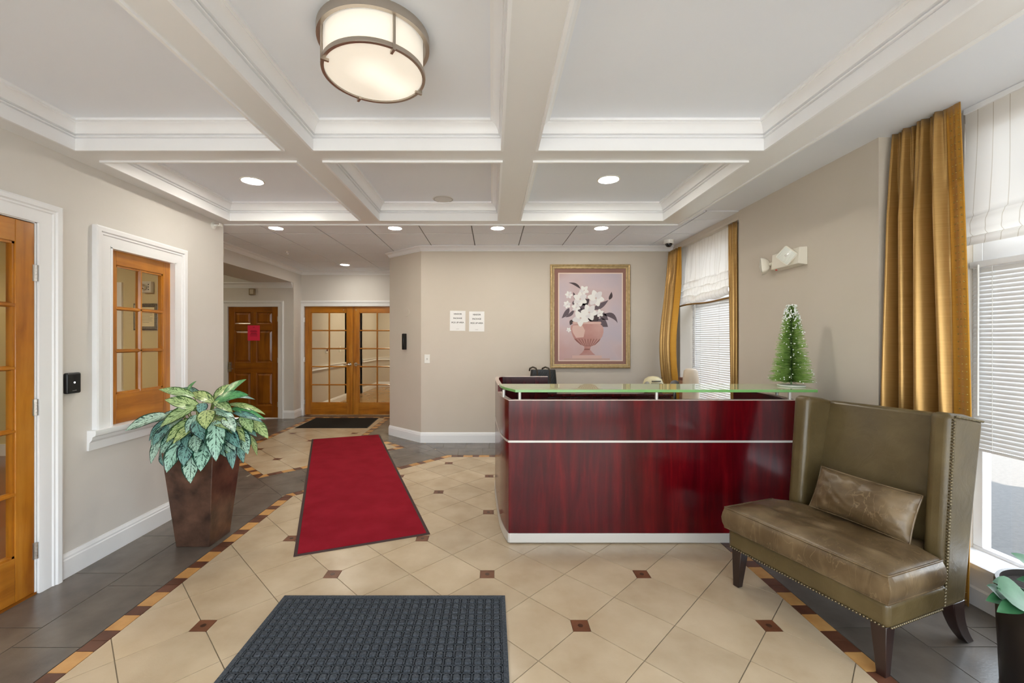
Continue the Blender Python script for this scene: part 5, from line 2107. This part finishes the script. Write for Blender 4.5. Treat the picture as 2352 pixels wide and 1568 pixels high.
# dome camera
dc = thing('dome_camera', 'white dome security camera with black bubble at the ceiling corner', 'camera', (2.27, 5.50, 2.683))
bm = BM()
lathe(bm, [(0, -0.0005), (0.062, -0.0005), (0.062, -0.035), (0.056, -0.044), (0.046, -0.046), (0, -0.046)], (2.27, 5.50, 2.683), 28)
obj('housing', bm, M['white_plastic'], dc, smooth=40)
bm = BM()
lathe(bm, [(0.042, -0.045), (0.042, -0.056), (0.034, -0.074), (0.018, -0.086), (0, -0.089)], (2.27, 5.50, 2.683), 24)
obj('bubble', bm, M['gloss_black'], dc, smooth=60)

# ================================================================== emergency light on the pier
el = thing('emergency_light', 'white two headed emergency light on the beige pier', 'emergency light', (2.46, 3.50, 2.05))
WP = simple('ivory_plastic', srgb(236, 231, 218), 0.4)
LENS = simple('clear_ribbed_lens', srgb(232, 234, 226), 0.12)
bm = BM()
prism(bm, [(2.458, 1.990), (2.385, 2.000), (2.395, 2.128), (2.458, 2.132)], 3.335, 3.662, 'Y')
obj('case', bm, WP, el, bevel=0.004)
def lamp_head(c, d, size, roll, nm='lamp_head'):
    """square head: lens facing direction d"""
    q = Vector(d).to_track_quat('Z', 'Y').to_matrix().to_4x4()
    m = Matrix.Translation(c) @ q @ Matrix.Rotation(roll, 4, 'Z')
    bm = BM()
    def rr(s, z, k=6):
        pts = []
        for qd in range(4):
            for t in range(k + 1):
                a = PI / 2 * qd + PI / 2 * t / k
                cx, cy = (s * 0.72 * (1 if qd in (0, 3) else -1), s * 0.72 * (1 if qd in (0, 1) else -1))
                pts.append((cx + s * 0.28 * math.cos(a), cy + s * 0.28 * math.sin(a), z))
        return [bm.verts.new(p) for p in pts]
    rings = [rr(size * 0.30, -0.062), rr(size * 0.62, -0.050), rr(size * 0.88, -0.028), rr(size, 0.0), rr(size * 0.96, 0.006)]
    for A_, B_ in zip(rings, rings[1:]):
        for k in range(len(A_)):
            k2 = (k + 1) % len(A_)
            bm.faces.new((A_[k], A_[k2], B_[k2], B_[k]))
    bm.faces.new(rings[0][::-1])
    bm.faces.new(rings[-1])
    bm.transform(m)
    h = obj(nm, bm, WP, el, smooth=50)
    bm = BM()
    r0 = size * 0.86
    def lens(u, v):
        a, b = 2 * u - 1, 2 * v - 1
        return Vector((a * r0, b * r0, 0.007 + 0.010 * (1 - a * a) * (1 - b * b) + 0.0014 * (1 if int(v * 20) % 2 else 0)))
    grid(bm, lens, 8, 20)
    bm.transform(m)
    obj('lens', bm, LENS, h, recalc=False)
    bm = BM()
    lathe(bm, [(0, 0.017), (0.010, 0.0175), (0.008, 0.019), (0, 0.0195)], (0, 0, 0), 12)
    bm.transform(m)
    obj('bulb', bm, M['silver'], h)
lamp_head((2.352, 3.42, 2.075), (-0.80, -0.55, -0.15), 0.060, PI / 4)
lamp_head((2.365, 3.755, 2.045), (-0.85, 0.50, -0.08), 0.066, 0.12)
for a_, b_ in (((2.39, 3.50, 2.07), (2.372, 3.44, 2.075)), ((2.41, 3.662, 2.06), (2.395, 3.735, 2.05))):
    bm = BM()
    tube(bm, [a_, b_], 0.013, 8)
    obj('swivel', bm, WP, el)
bm = BM()
tube(bm, [(2.410, 3.63, 1.9975), (2.410, 3.63, 1.990)], 0.008, 8)
obj('test_button', bm, simple('red_indicator', srgb(220, 50, 30), 0.3), el, 'small red test button')

# ================================================================== framed flower picture
pc = thing('framed_picture', 'gold framed print of white flowers in a pink urn on the back wall', 'picture', (1.34, 5.86, 1.013))
FX_0, FX_1, FZ0, FZ1 = 0.795, 1.886, 1.016, 2.434
YW = 5.86
M['gold'] = mottled('antique_gold', srgb(176, 150, 102), srgb(212, 188, 142), 30, 0.36, metal=0.4)
M['gold_light'] = simple('pale_gold', srgb(222, 204, 164), 0.32, 0.4)
M['gold_dark'] = simple('dark_gold', srgb(112, 86, 46), 0.4, 0.4)
fw = 0.058
PFR = [(x, z) for x, z in ((FX_0 + fw, FZ0 + fw), (FX_0 + fw, FZ1 - fw), (FX_1 - fw, FZ1 - fw), (FX_1 - fw, FZ0 + fw))]
def frame_part(nm, prof, mat):
    bm = BM()
    sweep(bm, [(x, YW, z) for x, z in PFR], prof, (0, -1, 0), True)
    obj(nm, bm, mat, pc, smooth=30)
frame_part('outer_moulding', [(0.026, 0.001), (0.026, 0.026), (0.032, 0.036), (0.040, 0.040), (0.050, 0.036), (0.058, 0.024), (0.058, 0.001)], M['gold'])
frame_part('middle_bead', [(0.016, 0.001), (0.016, 0.024), (0.019, 0.031), (0.023, 0.031), (0.026, 0.024), (0.026, 0.001)], M['gold_light'])
frame_part('inner_lip', [(0.0, 0.001), (0.0, 0.017), (0.005, 0.022), (0.012, 0.023), (0.016, 0.019), (0.016, 0.001)], M['gold'])
SC = 5.806   # crop scale used while measuring
def ax(px):
    return ((1240 + px / SC) - 1130) / 984 * YW
def az(py):
    return 1.4 - ((590 + py / SC) - 781) / 984 * YW
def flat(nm, pts, mat, lift, label=None):
    bm = BM()
    f = [bm.verts.new((ax(x), YW - lift, az(y))) for x, y in pts]
    bm.faces.new(f)
    bm.normal_update()
    bmesh.ops.triangulate(bm, faces=bm.faces[:])
    bm.normal_update()
    if bm.faces[:][0].normal.y > 0:
        bmesh.ops.reverse_faces(bm, faces=bm.faces[:])
    return obj(nm, bm, mat, pc, label, recalc=False)
def rect_pts(x0, y0, x1, y1):
    return [(x0, y0), (x1, y0), (x1, y1), (x0, y1)]
bm = BM()
box(bm, FX_0 + 0.02, FX_1 - 0.02, YW - 0.009, YW - 0.001, FZ0 + 0.02, FZ1 - 0.02)
obj('mat_board', bm, simple('mauve_mat', srgb(146, 108, 98), 0.75), pc, 'mauve mat board')
flat('mat_bevel', rect_pts(243, 212, 1104, 1388), simple('cream_bevel', srgb(236, 218, 202), 0.7), 0.0095)
def print_mat():
    m, n, l, p = base_mat('print_ground')
    v = tex_coord(n, l, (1, 1, 1), 'World')
    t = noise_node(n, l, v, 1.6, 3)
    r = ramp(n, l, t.outputs['Fac'], [(0.3, srgb(196, 168, 166)), (0.5, srgb(202, 184, 188)), (0.7, srgb(190, 180, 192))])
    sep = n.new('ShaderNodeSeparateXYZ')
    l.new(v, sep.inputs[0])
    mr = n.new('ShaderNodeMapRange')
    mr.inputs[1].default_value = 1.0
    mr.inputs[2].default_value = 1.7
    mr.inputs[3].default_value = 0.55
    mr.inputs[4].default_value = 0.0
    l.new(sep.outputs['Z'], mr.inputs[0])
    mr2 = n.new('ShaderNodeMapRange')
    mr2.inputs[1].default_value = 0.95
    mr2.inputs[2].default_value = 1.5
    mr2.inputs[3].default_value = 1.0
    mr2.inputs[4].default_value = 0.0
    l.new(sep.outputs['X'], mr2.inputs[0])
    mu = n.new('ShaderNodeMath')
    mu.operation = 'MULTIPLY'
    l.new(mr.outputs[0], mu.inputs[0])
    l.new(mr2.outputs[0], mu.inputs[1])
    c = mix_rgb(n, l, mu.outputs[0], r.outputs[0], srgb(196, 132, 118))
    l.new(c, p.inputs['Base Color'])
    p.inputs['Roughness'].default_value = 0.6
    return m
flat('print', rect_pts(256, 224, 1091, 1376), print_mat(), 0.010, 'pink and lilac print ground')
PL = simple('print_leaf', srgb(96, 84, 92), 0.7)
PLd = simple('print_leaf_dark', srgb(72, 60, 64), 0.7)
PW_ = simple('print_petal', srgb(232, 232, 230), 0.7)
PW2 = simple('print_petal_shadow', srgb(221, 219, 221), 0.7)
PU = mottled('print_urn', srgb(204, 166, 160), srgb(176, 124, 118), 2.2, 0.7)
PUd = simple('print_urn_dark', srgb(140, 92, 86), 0.7)
PUl = simple('print_urn_light', srgb(214, 182, 174), 0.7)
def leaf2(x0, y0, x1, y1, w, mat, bend=0.15, lift=0.0104):
    dx, dy = x1 - x0, y1 - y0
    L = math.hypot(dx, dy)
    nx, ny = -dy / L, dx / L
    up, dn = [], []
    for k in range(9):
        t = k / 8
        b = bend * L * 4 * t * (1 - t)
        ww = w / 2 * math.sin(PI * t ** 0.8)
        cx, cy = x0 + dx * t + nx * b, y0 + dy * t + ny * b
        up.append((cx + nx * ww, cy + ny * ww))
        dn.append((cx - nx * ww, cy - ny * ww))
    flat('printed_leaf', up + dn[::-1][1:-1], mat, lift)
for a in ((540, 425, 380, 345, 34, PLd, 0.12), (390, 680, 288, 818, 60, PL, -0.06), (455, 705, 335, 805, 44, PL, -0.10), (700, 700, 912, 575, 70, PL, 0.05), (918, 572, 952, 465, 44, PLd, 0.10),
          (840, 770, 1034, 882, 66, PL, -0.22), (800, 740, 910, 840, 90, PL, 0.05), (770, 830, 906, 932, 110, PL, 0.0), (690, 760, 760, 880, 150, PLd, 0.0), (450, 840, 400, 910, 56, PLd, 0.1),
          (560, 640, 660, 560, 90, PLd, 0.0), (520, 680, 640, 640, 90, PL, 0.0), (440, 590, 480, 640, 60, PL, 0.0), (640, 830, 700, 800, 90, PLd, 0), (460, 560, 440, 470, 30, PLd, 0.1), (500, 740, 560, 690, 80, PL, 0)):
    leaf2(*a)
# urn
urn = [(440, 862), (806, 862), (822, 880), (806, 896), (832, 920), (846, 960), (845, 1010), (830, 1060), (800, 1100), (770, 1140), (730, 1175), (678, 1192), (672, 1212), (664, 1236), (680, 1250), (700, 1275), (738, 1306),
       (518, 1308), (560, 1275), (584, 1240), (592, 1222), (590, 1208), (590, 1190), (540, 1170), (490, 1130), (462, 1098), (440, 1060), (420, 1010), (406, 960), (412, 915), (444, 898), (430, 880)]
flat('printed_urn', urn, PU, 0.0105)
flat('printed_urn_base', [(455, 1092), (806, 1092), (785, 1125), (735, 1170), (680, 1190), (590, 1188), (535, 1166), (488, 1126)], PUd, 0.0107)
for k in range(8):
    x = 480 + k * 41
    flat('printed_gadroon', [(x, 1090), (x + 30, 1090), (640 + (x + 15 - 640) * 0.45 + 5, 1184), (640 + (x + 15 - 640) * 0.45 - 5, 1184)], PU, 0.0109)
flat('printed_rim', [(444, 866), (806, 866), (814, 880), (800, 893), (452, 893), (438, 880)], PUl, 0.0108)
flat('printed_urn_light', [(440, 915), (560, 905), (600, 980), (580, 1070), (480, 1078), (440, 1010), (428, 960)], PUl, 0.0108)
flat('printed_foot', [(592, 1222), (668, 1222), (664, 1238), (586, 1238)], PUd, 0.0108)
flat('printed_plinth', rect_pts(430, 1312, 822, 1350), PUl, 0.0103)
flat('printed_plinth', rect_pts(320, 1350, 930, 1374), simple('print_plinth', srgb(196, 164, 154), 0.7), 0.0102)
def flower(cx, cy, R, k, rot, lift):
    for q in range(k):
        a = rot + 2 * PI * q / k
        pts = []
        for t in range(12):
            s = t / 12 * 2 * PI
            lx = R * (0.50 + 0.52 * math.cos(s))
            ly = R * 0.36 * math.sin(s) * (1 - 0.30 * math.cos(s))
            pts.append((cx + lx * math.cos(a) - ly * math.sin(a), cy + lx * math.sin(a) + ly * math.cos(a)))
        flat('printed_petal', pts, PW2 if q % 3 == 2 else PW_, lift + q * 0.00004)
    flat('printed_centre', [(cx + R * 0.12 * math.cos(t), cy + R * 0.12 * math.sin(t)) for t in [2 * PI * j / 8 for j in range(8)]], simple('print_centre', srgb(206, 188, 184), 0.7), lift + 0.0004)
for k, (cx, cy, R, kk, rot) in enumerate(((588, 445, 66, 5, 0.4), (745, 550, 112, 6, 0.2), (535, 562, 98, 6, 0.5), (385, 505, 52, 6, 0.1), (360, 635, 52, 6, 0.7), (480, 672, 60, 6, 0.3),
                                          (655, 740, 112, 6, 0.1), (540, 815, 112, 5, 0.35), (795, 750, 56, 5, 0.8), (382, 972, 34, 5, 0.3))):
    flower(cx, cy, R, kk, rot, 0.0112 + 0.0005 * k)

# ================================================================== notices, switch, intercom, small wall things
def text(body, size, loc, rot, mat, parent, nm='lettering'):
    c = bpy.data.curves.new(nm, 'FONT')
    c.body = body
    c.size = size
    c.align_x = 'CENTER'
    c.align_y = 'CENTER'
    c.offset = 0.0006
    c.materials.append(mat)
    f = bpy.data.objects.new(nm, c)
    col.objects.link(f)
    bpy.context.view_layer.update()
    me = bpy.data.meshes.new_from_object(f.evaluated_get(bpy.context.evaluated_depsgraph_get()))
    bpy.data.objects.remove(f, do_unlink=True)
    me.name = nm
    o = bpy.data.objects.new(nm, me)
    col.objects.link(o)
    o.parent = parent
    o.matrix_local = ROOT[parent.name].inverted() @ (Matrix.Translation(loc) @ rot)
    return o
FACE = Matrix.Rotation(PI / 2, 4, 'X')


def paper(nm, label, u0, u1, v0, v1, Y, mat, group=None, tilt=0.0, cat='notice'):
    x0, x1 = (u0 - 1130) / 984 * Y, (u1 - 1130) / 984 * Y
    z0, z1 = 1.4 - (v1 - 781) / 984 * Y, 1.4 - (v0 - 781) / 984 * Y
    t = thing(nm, label, cat, ((x0 + x1) / 2, Y, (z0 + z1) / 2), 0, group)
    bm = BM()
    box(bm, x0, x1, Y - 0.0022, Y - 0.0008, z0, z1)
    bm.transform(Matrix.Translation(((x0 + x1) / 2, 0, (z0 + z1) / 2)) @ Matrix.Rotation(tilt, 4, 'Y') @ Matrix.Translation((-(x0 + x1) / 2, 0, -(z0 + z1) / 2)))
    obj('sheet', bm, mat, t)
    return t, x0, x1, z0, z1


for lab, u0, u1, v0, v1 in (('left white paper notice on the back wall nearer the light switch', 1033.5, 1069, 713.5, 759.5), ('right white paper notice on the back wall nearer the picture', 1077.5, 1112.5, 715, 761)):
    t, x0, x1, z0, z1 = paper('paper_notice', lab, u0, u1, v0, v1, YW, M['paper'], 'white vendor notices on the back wall', 0.012 if u0 < 1050 else 0.004)
    cx = (x0 + x1) / 2
    for k, wd in enumerate(('VENDOR', 'PACKAGE', 'PICK UP AREA')):
        text(wd, 0.027, (cx, YW - 0.0026, z1 - 0.045 - k * 0.058), FACE, M['ink'], t)
    bm = BM()
    box(bm, cx - 0.02, cx + 0.02, YW - 0.0028, YW - 0.0024, z0 + 0.024, z0 + 0.028)
    obj('footer_line', bm, simple('faint_ink', srgb(190, 190, 192), 0.8), t)

# door_2 face is at y = 7.68
t, x0, x1, z0, z1 = paper('paper_notice', 'bright pink paper notice taped on the six panel door', 569, 597, 747, 782, 7.679, M['pink'])
cx = (x0 + x1) / 2
bm = BM()
for k, (w, dz) in enumerate(((0.018, 0.035), (0.055, 0.095), (0.065, 0.107), (0.060, 0.119), (0.05, 0.14), (0.062, 0.152), (0.066, 0.164), (0.068, 0.188))):
    box(bm, cx - w, cx + w * (0.9 if k % 2 else 1), 7.6760, 7.6766, z1 - dz - 0.003, z1 - dz + 0.003)
obj('print_lines', bm, M['pink_ink'], t)

sw = thing('light_switch', 'white light switch plate on the back wall near the angled corner', 'switch', (-0.89, 5.86, 1.15))
x0, x1, z0, z1 = ax(0), 0, 0, 0
sx0, sx1 = (975 - 1130) / 984 * YW, (987.5 - 1130) / 984 * YW
sz0, sz1 = 1.4 - (834 - 781) / 984 * YW, 1.4 - (814 - 781) / 984 * YW
bm = BM()
box(bm, sx0, sx1, YW - 0.007, YW - 0.0005, sz0, sz1)
obj('plate', bm, M['white_plastic'], sw, bevel=0.003)
bm = BM()
cx, cz = (sx0 + sx1) / 2, (sz0 + sz1) / 2
box(bm, cx - 0.006, cx + 0.006, YW - 0.014, YW - 0.0065, cz - 0.012, cz + 0.012)
obj('toggle', bm, simple('toggle_grey', srgb(176, 174, 168), 0.4), sw)

# angled wall: from (-0.97, 5.86) to (-1.516, 6.35)
ad = Vector((-1.516 + 0.97, 6.35 - 5.86, 0)).normalized()
an = Vector((-ad.y, ad.x, 0))
if an.y > 0:
    an = -an
def on_angled(u):
    k = (u - 1130) / 984
    s = (k * 5.86 + 0.97) / (ad.x - k * ad.y)
    return Vector((-0.97, 5.86, 0)) + ad * s
P = on_angled(931)
ic = thing('intercom', 'slim black intercom handset unit on the short angled wall', 'intercom', (P.x, P.y, 1.38), math.atan2(-ad.y, -ad.x))
kz = P.y / 984
for nm, a0, a1, d, zz0, zz1, mt in (('base', -0.045, 0.030, 0.024, 1.4 - (800 - 781) * kz, 1.4 - (768 - 781) * kz, M['black']), ('handset', -0.002, 0.034, 0.060, 1.4 - (802.5 - 781) * kz, 1.4 - (766 - 781) * kz, M['gloss_black'])):
    bm = BM()
    box(bm, a0, a1, -d, -0.001, zz0 - 1.38, zz1 - 1.38)
    obj(nm, bm, mt, ic, local=True, bevel=0.005)
bm = BM()
for k in range(4):
    tube(bm, [(-0.028, -0.024, -0.03 + k * 0.03), (-0.028, -0.028, -0.03 + k * 0.03)], 0.006, 8)
obj('button', bm, M['nickel_dark'], ic, local=True)
P = on_angled(934)
bp = thing('cover_plate', 'round beige painted cover plate above the black intercom', 'cover plate', (P.x, P.y, 1.4 + (781 - 717) * P.y / 984), math.atan2(-ad.y, -ad.x))
bm = BM()
lathe(bm, [(0, 0.001), (0.062, 0.001), (0.064, 0.004), (0.060, 0.007), (0, 0.009)], (0, 0, 0), 32)
bm.transform(Matrix.Rotation(PI / 2, 4, 'X'))
obj('disc', bm, M['paint'], bp, local=True, smooth=30)

# card reader on the left wall
cr = thing('card_reader', 'black square card reader with a small white light beside the French door', 'card reader', (-2.52, 2.556, 1.14))
bm = BM()
box(bm, -2.519, -2.490, 2.512, 2.600, 1.082, 1.206)
obj('housing', bm, M['black'], cr, bevel=0.010, bseg=4)
bm = BM()
tube(bm, [(-2.4905, 2.556, 1.148), (-2.489, 2.556, 1.148)], 0.0055, 12)
obj('indicator', bm, emit_mat('indicator_glow', (1, 1, 1, 1), 2.0), cr, 'small glowing white indicator')
bm = BM()
box(bm, -2.4905, -2.4893, 2.543, 2.569, 1.098, 1.102)
obj('mark', bm, simple('grey_mark', srgb(110, 110, 114), 0.5), cr)

# chime box above the panelled door
cb = thing('door_chime', 'small square beige box above the panelled door', 'chime', (-4.28, 7.67, 2.26))
kx = 7.67 / 984
qx0, qx1, qz0, qz1 = (574.5 - 1130) * kx, (587.5 - 1130) * kx, 1.4 - (677.5 - 781) * kx, 1.4 - (663 - 781) * kx
bm = BM()
box(bm, qx0, qx1, 7.625, 7.669, qz0, qz1)
obj('housing', bm, simple('tan_box', srgb(150, 132, 104), 0.5), cb, bevel=0.004)
bm = BM()
box(bm, qx0 + 0.022, qx1 - 0.022, 7.618, 7.626, qz0 + 0.016, qz1 - 0.016)
obj('face', bm, simple('chime_face', srgb(206, 196, 176), 0.5), cb, bevel=0.002)

# socket low on the left wall behind the planter
so = thing('wall_outlet', 'white wall outlet low on the left wall behind the planter', 'outlet', (-2.52, 3.46, 0.42))
bm = BM()
box(bm, -2.5195, -2.512, 3.395, 3.470, 0.34, 0.46)
obj('plate', bm, M['white_plastic'], so, bevel=0.003)
bm = BM()
for z in (0.375, 0.425):
    box(bm, -2.5125, -2.510, 3.418, 3.447, z - 0.014, z + 0.014)
obj('receptacle', bm, M['cream_plastic'], so)

# ================================================================== inside the office, seen through the interior window
kx = 5.2 / 984
oe = thing('emergency_light', 'cream emergency light on the yellow office wall behind the interior window', 'emergency light', (-4.14, 5.2, 2.05))
ex0, ex1, ez0, ez1 = (332 - 1130) * kx, (354 - 1130) * kx, 1.4 - (673 - 781) * kx, 1.4 - (647 - 781) * kx
bm = BM()
box(bm, ex0, ex1, 5.15, 5.199, ez0, ez1)
obj('case', bm, M['cream_plastic'], oe, bevel=0.006)
bm = BM()
cx, cz = ex0 + 0.035, (ez0 + ez1) / 2
lathe(bm, [(0, 0.055), (0.02, 0.05), (0.034, 0.034), (0.036, 0), (0, 0)], (0, 0, 0), 20)
bm.transform(Matrix.Translation((cx, 5.15, cz)) @ Matrix.Rotation(PI / 2, 4, 'X'))
obj('lamp_head', bm, M['chrome'], oe, smooth=50)
bm = BM()
for k in range(3):
    tube(bm, [(ex1 - 0.028, 5.150, cz - 0.03 + 0.03 * k), (ex1 - 0.028, 5.146, cz - 0.03 + 0.03 * k)], 0.006, 8)
obj('indicator', bm, M['ink'], oe)
ce = thing('framed_certificate', 'framed certificate with ornate dark silver frame on the office wall behind glass', 'picture', (-4.19, 5.2, 1.68))
gx0, gx1, gz0, gz1 = (309 - 1130) * kx, (365 - 1130) * kx, 1.4 - (758 - 781) * kx, 1.4 - (697 - 781) * kx
bm = BM()
q = [(gx0 + 0.045, gz0 + 0.045), (gx0 + 0.045, gz1 - 0.045), (gx1 - 0.045, gz1 - 0.045), (gx1 - 0.045, gz0 + 0.045)]
sweep(bm, [(x, 5.199, z) for x, z in q], [(0, 0), (0, 0.014), (0.010, 0.018), (0.030, 0.026), (0.045, 0.016), (0.045, 0)], (0, -1, 0), True)
obj('frame', bm, mottled('pewter_frame', srgb(70, 64, 52), srgb(150, 140, 116), 90, 0.4, metal=0.5), ce, smooth=30)
bm = BM()
box(bm, gx0 + 0.03, gx1 - 0.03, 5.188, 5.198, gz0 + 0.03, gz1 - 0.03)
obj('document', bm, simple('certificate_paper', srgb(232, 218, 176), 0.7), ce)
bm = BM()
for k in range(9):
    w = (0.06, 0.08, 0.075, 0.08, 0.05, 0.08, 0.07, 0.08, 0.04)[k]
    z = gz1 - 0.085 - k * 0.018
    box(bm, (gx0 + gx1) / 2 - w, (gx0 + gx1) / 2 + w, 5.1868, 5.1874, z - 0.002, z + 0.002)
obj('print_lines', bm, simple('certificate_ink', srgb(150, 136, 110), 0.8), ce)
bm = BM()   # casing and chair rail on the office back wall
kk = 5.2 / 984
box(bm, (262 - 1130) * kk, (283 - 1130) * kk, 5.175, 5.1995, 0.80, 2.10)
box(bm, (258 - 1130) * kk, (286 - 1130) * kk, 5.168, 5.1995, 0.77, 0.80)
box(bm, -7.1, (262 - 1130) * kk, 5.18, 5.1995, 0.0, 0.14)
box(bm, (283 - 1130) * kk, -3.42, 5.18, 5.1995, 0.0, 0.14)
struct('trim_6', bm, M['trim'], 'white trim along the office back wall')
op = thing('table_lamp', 'lit table lamp with warm shade inside the office', 'lamp', (-6.30, 4.85, 0.75))
bm = BM()
lathe(bm, [(0.14, 0.30), (0.22, 0.02), (0.215, 0.02), (0.136, 0.30)], (-6.30, 4.85, 1.72 - 0.05), 32, True)
obj('lamp_shade', bm, emit_mat('warm_shade', (1.0, 0.78, 0.42, 1), 1.6), op, smooth=50)
bm = BM()
lathe(bm, [(0, 0), (0.09, 0), (0.09, 0.015), (0.03, 0.03), (0.06, 0.25), (0.03, 0.50), (0.012, 0.60), (0.012, 0.95), (0, 0.95)], (-6.30, 4.85, 0.75), 24)
obj('base', bm, M['nickel_dark'], op, smooth=50)
od = thing('side_table', 'dark side table under the lamp inside the office', 'table', (-6.30, 4.85, 0))
bm = BM()
box(bm, -6.70, -5.95, 4.60, 5.12, 0.72, 0.75)
obj('tabletop', bm, M['leg'], od, bevel=0.004)
for x in (-6.66, -5.99):
    for y in (4.64, 5.08):
        bm = BM()
        box(bm, x - 0.02, x + 0.02, y - 0.02, y + 0.02, 0.001, 0.72)
        obj('leg', bm, M['leg'], od)
def fixture(nm, lab, x, y, z, s, strength, c=(1, 0.86, 0.62, 1)):
    t = thing(nm, lab, 'ceiling light', (x, y, z))
    bm = BM()
    lathe(bm, [(0, -0.06), (s * 0.7, -0.055), (s, -0.02), (s, -0.0005), (0, -0.0005)], (x, y, z), 32)
    obj('glass_bowl', bm, emit_mat(nm + '_glow', c, strength), t, smooth=50)
    bm = BM()
    lathe(bm, [(s, -0.022), (s + 0.012, -0.018), (s + 0.012, -0.0005), (s, -0.0005)], (x, y, z), 32, True)
    obj('rim', bm, M['nickel_dark'], t, smooth=50)
fixture('office_fill_light', 'unseen round bowl light added to brighten the office', -4.6, 2.8, 2.60, 0.22, 110)  # unseen lamp added to light the office behind the glass
fixture('corridor_fill_light', 'unseen round bowl light added to brighten the corridor beyond the double doors', -2.4, 9.6, 2.55, 0.16, 90)  # hidden lamp put in to brighten the corridor
fixture('corridor_fill_light', 'second unseen bowl light added to brighten the far corridor end', -2.4, 12.0, 2.55, 0.16, 70)  # another hidden lamp put in for the far end
fixture('alcove_light', 'round ceiling light in the alcove of the panelled door', -5.4, 6.5, 2.86, 0.12, 40)

# corridor details behind the double doors
kx = 9.4 / 984
fa = thing('wall_plate', 'white plate with a dark knob on the corridor wall behind the left glazed leaf', 'wall plate', (-3.46, 8.95, 1.19))
bm = BM()
box(bm, -3.4595, -3.452, 8.90, 9.00, 1.13, 1.25)
obj('plate', bm, M['white_plastic'], fa, bevel=0.003)
bm = BM()
tube(bm, [(-3.4525, 8.965, 1.19), (-3.44, 8.965, 1.19)], 0.022, 12)
obj('knob', bm, simple('dark_red_knob', srgb(110, 40, 30), 0.4), fa)
fb = thing('wall_plate', 'plain white switch plate on the corridor wall nearer the corridor opening', 'wall plate', (-3.46, 9.75, 1.19))
bm = BM()
box(bm, -3.4595, -3.452, 9.69, 9.81, 1.13, 1.26)
obj('plate', bm, M['cream_plastic'], fb, bevel=0.003)
bm = BM()
box(bm, -3.453, -3.448, 9.735, 9.765, 1.165, 1.225)
obj('rocker', bm, M['white_plastic'], fb)
kx = 13.0 / 984
for nm, lab, u0, u1, v0, v1, mt in (('wall_sheet', 'yellow notice on the corridor end wall behind the right glazed leaf', 847, 862, 743, 757, simple('yellow_notice', srgb(240, 190, 30), 0.6)),
                                    ('wall_sheet', 'white panel with blue corner standing for a window in the corridor end wall below the yellow notice', 846, 862, 764, 796, simple('pale_window_panel', srgb(214, 210, 212), 0.6))):  # pale panel stands for a white window at the corridor end
    t, a0, a1, b0, b1 = paper(nm, lab, u0, u1, v0, v1, 12.999, mt)
    if 'blue' in lab:
        bm = BM()
        box(bm, a0 + 0.02, a0 + 0.10, 12.9950, 12.9965, b1 - 0.20, b1 - 0.10)
        obj('blue_mark', bm, simple('blue_mark', srgb(120, 150, 180), 0.6), t)
    else:
        bm = BM()
        box(bm, a0 + 0.02, a1 - 0.02, 12.9950, 12.9965, b1 - 0.05, b1 - 0.03)
        obj('heading_bar', bm, simple('amber_bar', srgb(200, 150, 20), 0.6), t)
print('PIECES', pieces)
